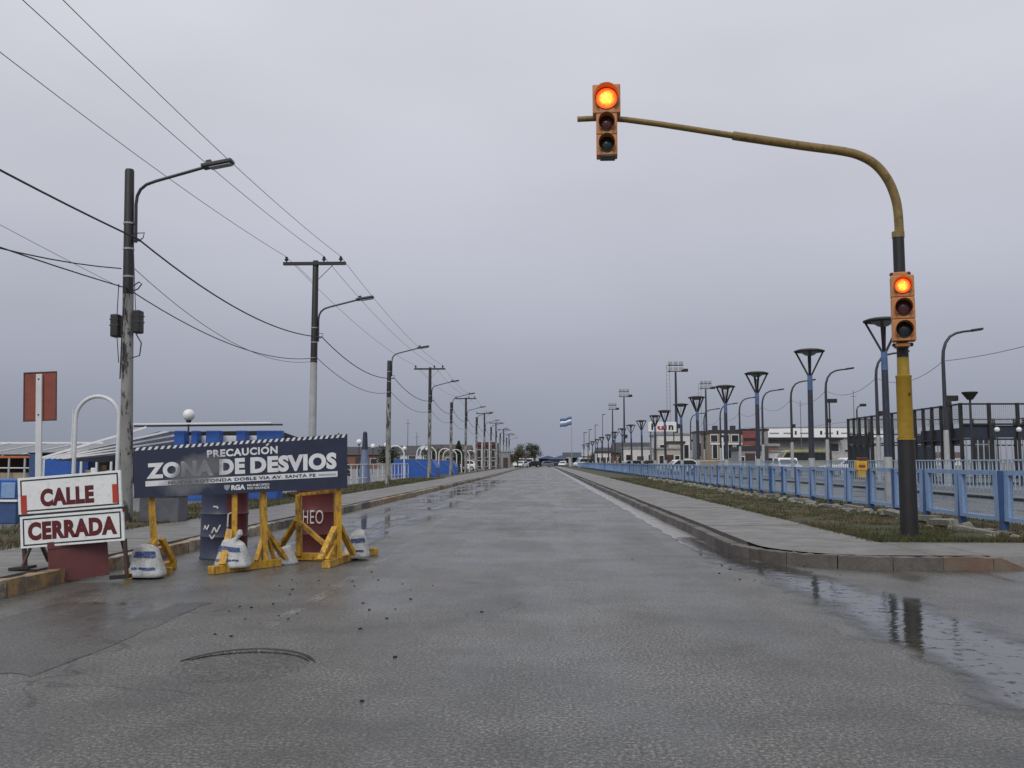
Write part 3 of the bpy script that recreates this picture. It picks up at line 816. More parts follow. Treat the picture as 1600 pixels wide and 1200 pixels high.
for i, (Y, top, cr_) in enumerate(spec):
    if i == 0: lab = 'nearest weathered utility pole with street lamp arm and two black boxes'
    elif cr_: lab = 'black topped pole with crossarm and lamp, %s pole from the camera on the left' % ordn[i]
    else: lab = 'plain black topped lamp pole without crossarm, %s pole from the camera on the left' % ordn[i]
    p = utility_pole(i, Y, top, cr_, lab)
    if i == 0:
        p.rotation_euler = (0, R(-1.5), 0)
        for s in (-1, 1):
            b = MB().b6(-.075, .075, -.10, .10, -.21, .21).build('splice_box', black_iron, p, bevel=.025, loc=(s*.20, -.03, 3.62 + .03*s))
            MB().b6(-.08, .08, -.105, .105, -.012, .012).build('box_rib', dark_metal, b)
            MB().b6(-.08, .08, -.105, .105, .10, .12).build('box_rib', dark_metal, b)
        MB().tube([(.20, -.1, 3.42), (.30, -.1, 3.25), (.27, -.1, 3.02), (.13, -.12, 2.98)], .012, 6).build('cable_loop', cable_black, p, smooth=True)
        MB().tube([(.12, -.13, 4.2), (.24, -.13, 4.24), (.31, -.13, 4.33), (.26, -.13, 4.37), (.15, -.13, 4.30)], .012, 6).build('cable_loop', cable_black, p, smooth=True)
        MB().tube([(-.12, -.12, 4.35), (-.15, -.1, 3.9), (-.16, -.1, 3.5), (-.1, -.13, 2.9)], .008, 6).build('riser_cable', cable_black, p, smooth=True)
        MB().tube([(.02, -.14, 4.3), (-.03, -.15, 3.6), (-.06, -.155, 2.6)], .012, 6).build('riser_cable', cable_black, p, smooth=True)
        MB().tube([(.15, -.12, 4.9), (.17, -.1, 4.2), (.18, -.08, 3.85)], .007, 6).build('riser_cable', cable_black, p, smooth=True)

def cable_run(label, pts, dips, r, m, name='overhead_cable'):
    mb = MB(); path = []
    for a, b, dp in zip(pts[:-1], pts[1:], dips):
        path += sag(a, b, dp, 18)[(1 if path else 0):]
    mb.tube(path, r, 5)
    return tag(mb.build(name, m, smooth=True), label, 'cable', 'overhead cables along the left pavement')
tall = [(1.0, 7.9)] + [(Y, top) for Y, top, c in spec if c]
for dx, nm in ((-.96, 'left'), (.29, 'middle'), (.85, 'right')):
    pts = [(PX + dx, Y - .07, top + .12) for Y, top in tall]
    cable_run('thin bare conductor on the %s insulators of the crossarm poles' % nm, pts, [.42] * (len(pts) - 1), .0075, cable_grey)
pts = [(PX+.1-.35, 1.8, 5.75)] + [(PX + .25 - (.2 if i == 0 else 0), Y - .02, 5.3 - (.0 if i else 0)) for i, (Y, t_, c_) in enumerate(spec)]
cable_run('thick black cable sagging from pole to pole below the street lamps', pts, [.22] + [.42] * (len(pts) - 2), .017, cable_black)
pts = [(PX-.3, 1.8, 4.40)] + [(PX + .13 - (.2 if i == 0 else 0), Y - .14, 4.36 if i == 0 else 4.6) for i, (Y, t_, c_) in enumerate(spec)]
cable_run('lower black cable strung through the pole clamps', pts, [.20] + [.45] * (len(pts) - 2), .011, cable_black)
cable_run('slack cable meeting the nearest pole just above its clamp', [(PX-.35, 1.8, 4.78), (PX-.2, 15.9, 4.73)], [.66], .011, cable_black)
cable_run('thin drop cable falling from the nearest pole towards the second pole', [(PX-.05, 15.95, 4.8), (PX+.12, 28.85, 4.5)], [.62], .007, cable_grey)
cable_run('faint thin cable rising left behind the nearest pole', [(PX-.35, 1.8, 5.45), (PX-.25, 16.0, 4.40)], [.10], .004, cable_grey)

# ------------------------------------------------------------------ CALLE CERRADA stand
cs = thing('road_closed_sign', 'white CALLE CERRADA road closed board on a leaning rusty stand', 'sign', (-4.70, 8.95, .02), rot=(0, R(-4.6), 0))
W2 = .53
def rect_frame(mb, x0, x1, z0_, z1_, w, y):
    mb.b6(x0, x1, y-.0008, y, z1_-w, z1_); mb.b6(x0, x1, y-.0008, y, z0_, z0_+w)
    mb.b6(x0, x0+w, y-.0008, y, z0_+w, z1_-w); mb.b6(x1-w, x1, y-.0008, y, z0_+w, z1_-w)
for nm, zl, zh, dx, txt, rc in (('upper_board', .695, 1.06, 0.0, 'CALLE', (-.30, .25, .755, .935)), ('lower_board', .355, .672, .012, 'CERRADA', (-.45, .46, .425, .61))):
    bd = MB().b6(-W2+dx, W2+dx, -.012, .012, zl, zh).build(nm, sign_white, cs, bevel=.003)
    fr = MB(); rect_frame(fr, -W2+dx+.028, W2+dx-.028, zl+.022, zh-.022, .015, -.0122); fr.build('black_border', plain_black, bd)
    lettering('lettering', txt, rc, lambda u, v, d: (u+dx, -.0125-d, v), letter_red, bd, off=.06, spacing=1.1)
    if nm == 'upper_board':
        for x, dz in ((-W2+.062, .0), (W2-.062, .04)):
            MB().b6(x-.028, x+.028, -.017, -.0135, zl+.005+dz, zl+.19+dz).build('red_reflector', red_tape, bd)
MB().b6(-W2-.01, W2+.02, -.008, .02, .675, .693).build('cross_rail', black_iron, cs)
for x in (-.50, .53):
    zf = .17 if x < 0 else 0.0
    MB().bar((x, .02, .37), (x+.005, .02, zf), .035, .03).build('leg', brown_steel, cs)
    MB().bar((x*.85, .035, .60), (x*.82, .30, zf + .02), .03, .03).build('rear_leg', brown_steel, cs)
MB().bar((-.44, .03, .36), (-.47, -.08, .17), .022, .022).build('leg', brown_steel, cs)
MB().bar((.53, .02, .66), (.565, -.03, .66), .035, .03).build('clamp', maroon, cs)
MB().b6(-.60, -.40, -.10, .06, .152, .18).build('foot_bar', black_iron, cs)
MB().b6(.38, .58, -.03, .04, -.02, .02).build('foot_bar', black_iron, cs)
lb = thing('metal_sheet', 'maroon metal sheet standing under the CALLE CERRADA board', 'metal sheet', (-4.66, 9.0, .03), rot=(R(-6), R(-6), R(22)))
MB().b6(-.275, .275, -.006, .006, 0, .40).build('sheet', maroon, lb, bevel=.002)
MB().b6(-.275, .275, -.014, -.006, .33, .355).build('pressed_rib', maroon, lb)
MB().b6(-.275, .275, -.012, -.006, .0, .02).build('bottom_fold', maroon, lb)

# ------------------------------------------------------------------ detour banner on yellow timber frame
BL_, TL_ = Vector((-4.41, 9.6, .81)), Vector((-4.44, 9.6, 1.355))
BR_, TR_ = Vector((-2.29, 10.5, .895)), Vector((-2.30, 10.5, 1.53))
O = Vector((-3.35, 10.05, 0))
bn_n = ((BR_ - BL_).cross(TL_ - BL_)).normalized()
if bn_n.y > 0: bn_n = -bn_n
def on_banner(u, v, d=0.0):
    p = (BL_*(1-u) + BR_*u)*(1-v) + (TL_*(1-u) + TR_*u)*v
    return tuple(p + bn_n*(d*2.0) - O)
def smeared(name, col, rough=.5):
    """print colour with the blur of a windscreen drop painted over its left half"""
    m, nt, n, l, b = nodes_of(name)
    v = coord(nt, 'Object')
    s = nt.nodes.new('ShaderNodeSeparateXYZ'); l.new(v, s.inputs[0])
    ax = math_n(nt, 'DIVIDE', math_n(nt, 'SUBTRACT', s.outputs['X'], -.50), .36)
    az = math_n(nt, 'DIVIDE', math_n(nt, 'SUBTRACT', s.outputs['Z'], 1.06), .26)
    az = math_n(nt, 'SUBTRACT', az, math_n(nt, 'MULTIPLY', ax, .35))
    d = math_n(nt, 'SQRT', math_n(nt, 'ADD', math_n(nt, 'POWER', ax, 2.0), math_n(nt, 'POWER', az, 2.0)))
    d = math_n(nt, 'ADD', d, math_n(nt, 'MULTIPLY', math_n(nt, 'SUBTRACT', noise(nt, v, 4.0, 6.0), .5), 1.3))
    k = ramp(nt, d, [(.10, .95), (.60, .82), (1.20, 0.0)])
    k2 = mixc(nt, noise(nt, v, 3.0, 3.0), (.06, .065, .08), (.20, .205, .22))
    f = noise(nt, v, 6.0, 5.0)
    c = ramp(nt, f, [(.3, tuple(x*.85 for x in col)), (.7, tuple(min(1, x*1.1) for x in col))])
    l.new(mixc(nt, k, c, k2), b.inputs['Base Color'])
    b.inputs['Roughness'].default_value = rough
    return m
bn_navy = smeared('banner_navy', (.022, .030, .062))
bn_white = smeared('banner_white_print', (.72, .73, .75))
bn_dark = smeared('banner_dark_print', (.018, .022, .045))
fr = thing('detour_banner', 'navy PRECAUCION ZONA DE DESVIOS banner on a yellow timber frame', 'sign', tuple(O))
def banner_quad(mb, u0, u1, v0, v1, d, n=24, shear=0.0):
    vs_ = []; fs_ = []
    for i in range(n+1):
        u = u0 + (u1-u0)*i/n
        vs_ += [on_banner(u, v0, d), on_banner(u + shear, v1, d)]
    for i in range(n): fs_.append((2*i, 2*i+2, 2*i+3, 2*i+1))
    return mb.add(vs_, fs_)
bb = MB()
n = 48; vs_ = []; fs_ = []
for i in range(n+1):
    u = i/n
    vs_ += [on_banner(u, 0, 0), on_banner(u, 1, 0), on_banner(u, 1, -.02), on_banner(u, 0, -.02)]
for i in range(n):
    a, b_ = i*4, i*4+4
    fs_ += [(a, b_, b_+1, a+1), (a+1, b_+1, b_+2, a+2), (a+2, b_+2, b_+3, a+3), (a+3, b_+3, b_, a)]
fs_ += [(0, 1, 2, 3), (n*4+3, n*4+2, n*4+1, n*4)]
board = bb.add(vs_, fs_).build('banner', bn_navy, fr)
st = MB()
for k in range(36):
    u = .006 + k * .0275
    banner_quad(st, u, u+.0135, .938, .997, .0016, 1, .009)
st.build('hazard_stripes', bn_white, board)
lettering('lettering', 'PRECAUCION', (.325, .655, .715, .86), on_banner, bn_white, board, off=.04, spacing=1.12)
ac = MB(); ac.add([on_banner(u, v, .0016) for u, v in ((.598, .875), (.607, .875), (.617, .915), (.605, .915))], [(0, 1, 2, 3)]); ac.build('accent_mark', bn_white, board)
lettering('lettering', 'ZONA DE', (.055, .50, .365, .675), on_banner, bn_white, board, off=.055, spacing=1.08)
lettering('lettering', 'DESVIOS', (.525, .945, .365, .675), on_banner, bn_white, board, off=.055, spacing=1.08)
banner_quad(MB(), .05, .95, .22, .325, .0016).build('white_strip', bn_white, board)
lettering('lettering', 'NUEVA ROTONDA DOBLE VIA AV. SANTA FE', (.15, .84, .242, .302), on_banner, bn_dark, board, off=.025, spacing=1.1, thick=.0032)
banner_quad(MB(), .855, .94, .255, .285, .0032, 2).build('thin_rule', mat('rule_grey', (.4, .41, .44), .5), board)
lettering('lettering', 'RGA', (.435, .50, .065, .165), on_banner, bn_white, board, off=.05)
lettering('lettering', 'MUNICIPIO', (.51, .615, .122, .165), on_banner, bn_white, board, off=.02)
lettering('lettering', 'RIO GRANDE', (.51, .615, .065, .108), on_banner, bn_white, board, off=.02)
sh = MB(); sh.add([on_banner(.415 + .013*x, .115 + .055*y_, .0016) for x, y_ in ((-1, 1), (-1, -.1), (0, -1), (1, -.1), (1, 1))], [(0, 1, 2, 3, 4)])
sh.build('shield_emblem', mat('emblem_grey', (.30, .32, .38), .5), board)

def W(x, y, z): return (x - O.x, y - O.y, z)
def post(u, top_v, base, name='post', w=.105):
    t_ = Vector(on_banner(u, top_v, -.045)); b_ = Vector(W(*base))
    MB().bar(b_, t_, w, .06).build(name, wood_yellow, fr, bevel=.004)
def brace(a, b, w=.075, name='brace'): MB().bar(W(*a), W(*b), w, .045).build(name, wood_yellow, fr, bevel=.004)
def beam(a, b, w=.10): MB().bar(W(*a), W(*b), w, .085).build('foot_beam', wood_yellow, fr, bevel=.005)
post(.07, .25, (-4.23, 9.79, .08)); post(.455, .5, (-3.47, 10.10, .08)); post(.585, .5, (-3.17, 10.24, .08)); post(.955, .5, (-2.40, 10.56, .08))
MB().bar(W(-2.98, 11.0, .06), W(-3.0, 11.0, .80), .105, .06).build('post', wood_yellow, fr, bevel=.004)
# left support
beam((-4.27, 9.20, .045), (-4.19, 10.15, .045)); brace((-4.20, 9.84, .36), (-4.12, 10.0, .09)); brace((-4.22, 9.72, .36), (-4.25, 9.30, .09)); beam((-4.40, 9.52, .035), (-3.98, 9.62, .035), .06)
# middle support
beam((-3.56, 9.62, .045), (-3.06, 10.42, .045)); brace((-3.19, 10.24, .46), (-3.02, 10.52, .08)); brace((-3.18, 10.30, .44), (-3.22, 10.10, .09), .05); brace((-3.49, 9.99, .44), (-3.47, 9.72, .09))
MB().bar(W(-3.16, 10.22, .44), W(-3.11, 10.4, .08), .03, .04).build('brace', wood_yellow, fr)
# right support: trestle set behind with diagonals, foot under the near post
beam((-3.12, 11.06, .05), (-2.40, 10.93, .05)); brace((-3.0, 10.96, .50), (-3.32, 11.3, .10)); brace((-2.97, 10.95, .47), (-2.5, 10.86, .10))
beam((-2.46, 10.22, .045), (-2.36, 11.3, .045)); brace((-2.43, 10.52, .44), (-2.53, 10.22, .09)); brace((-2.40, 10.58, .46), (-2.28, 10.85, .09)); brace((-2.44, 10.54, .30), (-2.48, 10.26, .09), .09)
beam((-2.40, 11.62, .05), (-2.13, 11.66, .05), .09)
MB().bar(W(-2.99, 11.02, .80), W(-2.42, 10.75, .86), .05, .04).build('cross_rail', wood_yellow, fr, bevel=.004)

# sand bags
def sandbag(label, loc, w, h, dpt, rz, seed, neck=True, print_=True):
    root = thing('sandbag', label, 'sandbag', loc, rz, 'sandbags weighing down the barricade')
    random.seed(seed)
    n, k = 22, 9; vs_ = []; fs_ = []
    def shape(z, a):
        zz = z
        wr = (1.08 - .58*zz**1.15) if zz < .92 else .20
        sq = (abs(math.cos(a))**2.6 + abs(math.sin(a))**2.6) ** (-1/2.6)
        lump = 1 + .10*math.sin(2*a+seed) * (1-zz) + .06*math.sin(3*a+seed*1.7) + .05*math.sin(5*a+seed*2+zz*5) + .035*math.sin(8*a+zz*13+seed) * (1-zz*.4)
        lean = (.10*math.sin(seed*3.1))*w*zz
        hh_ = 1 + .10*math.sin(a*1.0+seed) * zz
        return Vector((w/2*wr*sq*lump*math.cos(a) + lean, dpt/2*(wr*.9+.1)*sq*lump*math.sin(a), h*hh_*zz))
    zs = [0, .06, .2, .38, .55, .7, .82, .9, .95]
    for z in zs:
        kk = .9 if z == 0 else 1
        for j in range(n):
            p = shape(z, 2*math.pi*j/n); vs_.append((p.x*kk, p.y*kk, max(0, p.z)))
    for i in range(k-1):
        for j in range(n): fs_.append((i*n+j, i*n+(j+1) % n, (i+1)*n+(j+1) % n, (i+1)*n+j))
    fs_.append(tuple((k-1)*n+j for j in range(n)))
    bag = MB().add(vs_, fs_).build('bag', sack, root, smooth=True)
    bag.data.update()
    md = bag.modifiers.new('sub', 'SUBSURF'); md.levels = md.render_levels = 2
    if neck:
        MB().tube([(.0, 0, h*.9), (.03, .01, h*1.02), (.07, .0, h*1.18), (.075, 0, h*1.3)], [.03, .022, .035, .022], 8).build('tied_neck', sack, root, smooth=True)
    if print_:
        for zc, hh, f_ in ((.66, .085, .8), (.27, .035, .62)):
            vs_ = []; fs_ = []; m_ = 14
            for j in range(m_+1):
                a = -math.pi/2 + (j/m_-.5) * 2.0 * f_
                for dz in (-hh, hh):
                    p = shape(zc+dz, a); vs_.append((p.x*1.035, p.y*1.035, p.z))
            for j in range(m_): fs_.append((2*j, 2*j+2, 2*j+3, 2*j+1))
            MB().add(vs_, fs_).build('printed_band', sack_blue, bag, smooth=True)
    return root
sandbag('white sandbag with blue print on the left foot of the banner frame', (-4.13, 9.32, .02), .40, .33, .30, .1, 3, False)
MB_n = None
sandbag('white sandbag with tied neck on the middle foot of the banner frame', (-3.42, 9.92, .05), .40, .31, .30, -.15, 5)
sandbag('small white sandbag behind the middle foot of the banner frame', (-3.05, 10.62, .0), .28, .22, .24, .5, 8, False, False)
sandbag('pale sandbag slumped behind the right post of the banner frame', (-2.30, 11.12, .03), .30, .34, .30, .2, 13, False, True)
random.seed(21)

# drums
def drum_paint(name, a, b, split):
    m, nt, n, l, bs = nodes_of(name)
    v = coord(nt, 'Object'); s = nt.nodes.new('ShaderNodeSeparateXYZ'); l.new(v, s.inputs[0])
    k = ramp(nt, math_n(nt, 'ADD', s.outputs['X'], math_n(nt, 'MULTIPLY', math_n(nt, 'SUBTRACT', noise(nt, v, 12, 4), .5), .03)), [(split-.004, 0.0), (split+.004, 1.0)])
    f = noise(nt, v, 6.0, 7.0, .65)
    c = mixc(nt, k, a, b)
    c = mixc(nt, ramp(nt, f, [(.5, 0.0), (.75, .6)]), c, (.03, .025, .025))
    l.new(c, bs.inputs['Base Color']); bs.inputs['Roughness'].default_value = .5
    return m
def drum(label, loc, m, rz=0.0):
    root = thing('steel_drum', label, 'drum', loc, rz)
    rr = .285; hh = .84
    pr_ = [(rr-.02, 0), (rr+.008, .006), (rr+.008, .02), (rr, .03)]
    for zz in (.28, .56): pr_ += [(rr, zz-.025), (rr+.012, zz), (rr, zz+.025)]
    pr_ += [(rr, hh-.03), (rr+.008, hh-.02), (rr+.008, hh), (rr-.012, hh), (rr-.014, hh-.02), (.01, hh-.02)]
    body = MB().lathe(pr_, 40).build('body', m, root, smooth=True)
    return root, body, rr
def around(rr, a0, zc):
    def fn(u, v, d): 
        a = a0 + u / rr
        return ((rr+.014+d)*math.sin(a), -(rr+.014+d)*math.cos(a), zc + v)
    return fn
d1, body, rr = drum('navy and maroon steel drum behind the left half of the banner', (-4.02, 11.3, 0), drum_paint('drum_navy_red', (.040, .048, .088), (.10, .020, .024), .115), 0)
chalk = mat('white_brush_paint', (.62, .62, .61), .7, var=.2, dirt=(.25, .24, .25), dirt_amt=.35)
fn = around(rr, 0, 0)
def strokes(segs, w=.012):
    mb = MB()
    for a, b in segs:
        a, b = Vector(a), Vector(b); t_ = (b-a).normalized(); nn = Vector((-t_.y, t_.x))*w/2
        q = []
        for k in range(5):
            c_ = a.lerp(b, k/4); q += [fn(*(c_-nn), .001), fn(*(c_+nn), .001)]
        mb.add(q, [(2*k, 2*k+2, 2*k+3, 2*k+1) for k in range(4)])
    return mb
strokes([((-.17, .37), (-.15, .42)), ((-.15, .42), (-.12, .37)), ((-.12, .37), (-.09, .43)), ((-.05, .33), (-.02, .40)), ((-.02, .40), (.01, .34)), ((.01, .34), (.05, .43)), ((-.08, .31), (-.045, .26)), ((-.045, .26), (-.01, .31)), ((.13, .40), (.135, .56)), ((.135, .56), (.175, .58)), ((.12, .38), (.18, .36)), ((-.04, .655), (.01, .65)), ((.0, .66), (.02, .63)), ((.21, .60), (.24, .62)), ((.22, .40), (.235, .47)), ((.20, .33), (.24, .35))], .018).build('brush_marks', chalk, body)
d2, body, rr = drum('maroon steel drum lettered in white behind the right half of the banner', (-2.93, 11.75, 0), drum_paint('drum_maroon', (.115, .022, .024), (.10, .02, .022), .3), 0)
lettering('lettering', 'CHEO', (-.24, .12, -.085, .09), around(rr, 0, .50), chalk, body, off=.0, spacing=1.1, thick=.001)

# ------------------------------------------------------------------ street furniture on the left
ts = thing('traffic_sign', 'rear of a rust red rectangular sign on a white post', 'sign', (-7.93, 14.0, .1), rot=(0, R(-2.2), 0))
MB().b6(-.27, .27, -.004, .004, 1.75, 2.54).build('plate', rust_back, ts)
MB().b6(-.27, .27, -.012, -.004, 1.75, 1.77).b6(-.27, .27, -.012, -.004, 2.52, 2.54).b6(-.27, -.255, -.012, -.004, 1.77, 2.52).b6(.255, .27, -.012, -.004, 1.77, 2.52).build('folded_rim', brown_steel, ts)
MB().b6(-.048, .048, -.05, -.012, -.05, 2.50).build('post', white_tube, ts, bevel=.006)
for z in (1.85, 2.42): MB().lathe([(.014, 0), (.012, -.01)], 8, (0, -.05, z), 'Y').build('bolt', dark_metal, ts)

def hoop(label, loc, w, top, r=.035, rz=0):
    root = thing('hoop_arch', label, 'arch', loc, rz, 'white tube arches along the plaza edge')
    pts = [(-w/2, 0, -.05), (-w/2, 0, top-w/2-.05)] + [(-w/2*math.cos(a), 0, top-w/2 + w/2*math.sin(a)) for a in [math.pi*k/16 for k in range(17)]] + [(w/2, 0, top-w/2-.05), (w/2, 0, -.05)]
    MB().tube(pts, r, 10).build('tube', white_tube, root, smooth=True)
    for s in (-1, 1): MB().lathe([(.09, 0), (.09, .015), (.05, .03)], 12, (s*w/2, 0, 0)).build('base_plate', galv, root)
    return root
h0 = hoop('tall white tube arch behind the CALLE CERRADA board', (-10.1, 20, .09), 1.0, 2.6, .045)
MB().tube([(-.56, 0, 1.2), (-.56, 0, 2.3)], .022, 6).build('stub', white_tube, h0)
hs = [(-9.55, 58, 1.15, 2.15), (-9.0, 68, 1.1, 2.3), (-9.2, 72, 1.3, 2.35), (-8.6, 79, 1.1, 2.3), (-8.9, 86, 1.3, 2.3), (-9.0, 93, 1.2, 2.4), (-8.8, 100, 1.3, 2.4), (-8.7, 108, 1.3, 2.5)]
for k, (x, y, w, t_) in enumerate(hs):
    hoop('white tube arch near the blue ramps, %s of the far row' % ordn[k], (x, y, .09), w, t_, .05)

def globe(label, loc, h, r):
    root = thing('globe_lamp', label, 'lamp', loc, 0, 'white globe lamps in the plaza')
    MB().lathe([(.05, 0), (.04, .3), (.03, h-2*r)], 10).build('post', dark_metal, root, smooth=True)
    MB().lathe([(r*.35, h-2*r-.06), (r*.5, h-2*r+.04)], 12).build('collar', dark_metal, root)
    MB().lathe([(r*math.sin(math.pi*k/12)+.001, h-r-r*math.cos(math.pi*k/12)) for k in range(13)], 18).build('globe', globe_white, root, smooth=True)
globe('white globe lamp above the shelter roof', (-12.0, 30, .09), 2.9, .2)
for k, (x, y, h) in enumerate(((-14.4, 70, 2.9), (-15.2, 80, 2.75), (-14.0, 80, 2.85), (-13.9, 90, 2.7), (-12.1, 90, 2.7), (-11.6, 90, 2.65))):
    globe('white globe lamp right of the banner, %s from the left' % ordn[k].replace('nearest', 'first'), (x, y, .09), h, .22)

# shelter with slatted roof and blue piers
sp = thing('slatted_shelter', 'low shelter with white slatted roof and blue piers behind the banner', 'shelter', (0, 0, .09))
for k, (zr, xr) in enumerate(((2.13, -11.6), (2.02, -11.0), (1.90, -10.9), (1.77, -10.8), (1.63, -10.7))):   # slats fan out from the low left corner
    a = Vector((-14.75 + .08*k, 25.9 + .16*k, 1.22)); b = Vector((xr, 25.9 + .16*k, zr))
    MB().bar(a, b, .04, .058 - .004*k).build('roof_slat', white_paint, sp)
MB().add([(-14.75,26.7,1.16),(-11.6,26.7,2.02),(-7.9,26.7,2.05),(-7.9,28.8,1.9),(-11.4,28.9,1.9),(-14.3,28.9,1.1)], [(0,1,2,3,4,5)]).build('roof_sheet', mat('roof_blue_grey', (.07, .085, .14), .5), sp)
MB().prism([(-14.75, 1.16), (-10.7, 1.50), (-10.7, 2.03), (-11.6, 2.03)], 26.72, 26.76).build('gable_sheet', MATS['roof_blue_grey'], sp)
MB().bar((-12.0, 25.95, 2.16), (-7.6, 25.95, 2.20), .07, .05).build('eave_beam', dark_metal, sp)
MB().bar((-12.0, 25.9, 2.22), (-7.9, 25.9, 2.26), .10, .04).build('eave_cap', white_paint, sp)
for x, w in ((-10.75, .32), (-10.3, .2), (-9.75, .42), (-8.9, .3), (-8.3, .28), (-7.95, .5)):
    MB().b6(x-w/2, x+w/2, 26.2, 26.5, 0, 2.04).build('pier', blue_panel, sp, bevel=.02)
MB().b6(-10.6, -7.9, 26.55, 26.6, 1.5, 1.9).build('back_board', white_paint, sp)
MB().b6(-10.9, -7.7, 25.9, 26.15, .0, .42).build('bench_base', blue_panel, sp, bevel=.02)
# blue planter at the picture's left edge
pl = thing('blue_planter', 'blue box bench on the grass behind the CALLE CERRADA board', 'bench', (-10.35, 16.3, .09))
MB().b6(-1.4, .84, -.3, .3, .44, .80).build('upper_box', blue_panel, pl, bevel=.02)
MB().b6(-1.4, .86, -.32, .32, .395, .435).build('white_ledge', white_paint, pl)
MB().b6(-1.4, .83, -.28, .28, 0, .39).build('plinth', blue_dull, pl, bevel=.015)
MB().b6(.56, .82, -.325, -.305, .46, .74).build('end_plate', light_blue, pl, bevel=.02)
bx = thing('litter_bin', 'grey box bin at the foot of the nearest utility pole', 'bin', (-6.93, 16.3, .12))
MB().b6(-.36, .36, -.22, .22, 0, .46).build('body', mat('bin_grey', (.10, .105, .12), .6), bx, bevel=.015)
MB().b6(-.39, .39, -.25, .25, .46, .50).build('lid', mat('lid_grey', (.2, .2, .21), .5), bx, bevel=.01)
# stalls and pavilion far left
st_ = thing('market_stall', 'orange fronted open stall at the far left edge', 'stall', (-34.5, 55, .09))
MB().b6(-2.5, 2.5, 0, 2.4, 1.36, 1.5).build('roof', mat('stall_orange', (.40, .13, .05), .5), st_)
MB().b6(-2.5, 2.5, .3, .35, .0, .45).build('counter', mat('stall_sand', (.33, .28, .2), .7), st_)
MB().b6(-2.5, 2.5, 2.3, 2.4, .0, 1.36).build('back_wall', brown_steel, st_)
for x in (-2.3, -1, .3, 1.2, 2.2): MB().b6(x-.05, x+.05, .02, .1, 0, 1.36).build('post', pale_pole, st_)
MB().b6(-2.5, 2.5, .05, .1, .72, .78).build('rail', white_paint, st_)
bc = thing('blue_container', 'wide blue cabin left of the tall white arch', 'cabin', (-27.9, 50, .09))
MB().b6(-1.2, -.55, 0, 2, 0, 1.6).build('left_bay', blue_dull, bc, bevel=.03); MB().b6(-.35, 1.2, .1, 2, 0, 1.5).build('right_bay', blue_panel, bc, bevel=.03)
MB().b6(-.55, -.35, .2, 1.9, 0, 1.45).build('joint_strip', white_paint, bc); MB().b6(-1.25, 1.25, -.05, 2.05, 1.6, 1.66).build('roof', navy_metal, bc)
pv = thing('pavilion', 'long low pavilion with grey ribbed roof at the far left', 'pavilion', (-42, 62, .09))
MB().add([(-9,0,1.65),(9.6,0,1.65),(9.0,4,2.5),(-9,4,2.5)], [(0,1,2,3)]).build('roof', mat('pavilion_roof', (.19, .20, .22), .45), pv)
for k in range(7):
    x = -8 + k*2.7; MB().bar((x, -.02, 1.68), (x+2.0, 3.98, 2.53), .12, .05).build('roof_rib', white_paint, pv)
MB().b6(-9, 9.2, 3.95, 4.1, 2.48, 2.6).build('ridge', white_paint, pv)
MB().b6(-9, 9.4, 3.6, 3.9, 0, 2.3).build('back_wall', blue_dull, pv)
for k in range(8): MB().b6(-8.9+k*2.55, -8.75+k*2.55, .1, .25, 0, 1.65).build('post', white_tube, pv)
ys = thing('market_stall', 'stall with yellow awning seen through the tall white arch', 'stall', (-22.3, 45, .09))
MB().b6(-1.3, 1.3, 0, 1.8, 1.38, 1.6).build('awning', mat('awning_yellow', (.55, .46, .13), .6), ys, bevel=.03)
MB().b6(-1.25, 1.25, 1.6, 1.7, 0, 1.38).build('back_wall', mat('stall_dark', (.05, .045, .045), .7), ys)
for x in (-1.2, -.4, .35, 1.2): MB().b6(x-.05, x+.05, .02, .12, 0, 1.38).build('post', white_tube, ys)
for k, x in enumerate((-1.0, -.7, -.15, .1, .6, .9)):
    MB().b6(x-.14, x+.14, .3, .5, 0, .7 + .12*(k % 3)).build('goods', [mat('goods_tan', (.30, .22, .17), .7), white_paint, brown_steel][k % 3], ys, bevel=.04)

# white tube railing and garden pieces further on
rl = thing('tube_railing', 'white tube railing right of the banner along the plaza', 'railing', (-9.75, 38, .09))
MB().tube([(0, 0, .98), (0, 30, .98)], .028, 8).build('top_rail', white_tube, rl); MB().tube([(0, 0, .25), (0, 30, .25)], .022, 8).build('bottom_rail', white_tube, rl)
pm = MB().tube([(0, 0, -.02), (0, 0, .98)], .026, 8).mesh('post', white_tube)
for k in range(21): obj('post', pm, rl, (0, k*1.5, 0))
ob = thing('obelisk', 'slim blue grey spire with dark tip right of the banner', 'obelisk', (-9.95, 50, .09))
MB().lathe([(.34, 0), (.30, .5), (.17, 1.8)], 12).build('shaft', spire_grey, ob, smooth=True); MB().lathe([(.171, 1.8), (.12, 2.75), (.05, 2.82)], 12).build('tip', navy_metal, ob, smooth=True)
for k, (x, y, w, hh, lab) in enumerate(((-9.3, 65, 3.2, 1.30, 'broad blue ramp wall with white diagonal line behind the railing'), (-8.75, 79, 2.2, 1.25, 'smaller blue ramp wall between the white arches'))):
    r_ = thing('skate_ramp', lab, 'ramp', (x, y, .09))
    MB().prism([(-w/2, 0), (w/2, 0), (w/2, hh*.55), (w/2-.35, hh), (-w/2+.15, hh), (-w/2, hh*.75)], 0, 2.5).build('ramp_wall', blue_panel, r_)
    MB().bar((.0, -.02, hh-.02), (w/2-.05, -.02, .12), .07, .02).build('white_stripe', light_blue, r_)
    MB().bar((-w/2+.05, -.02, hh+.02), (w/2-.35, -.02, hh+.02), .05, .03).build('coping', light_blue, r_)

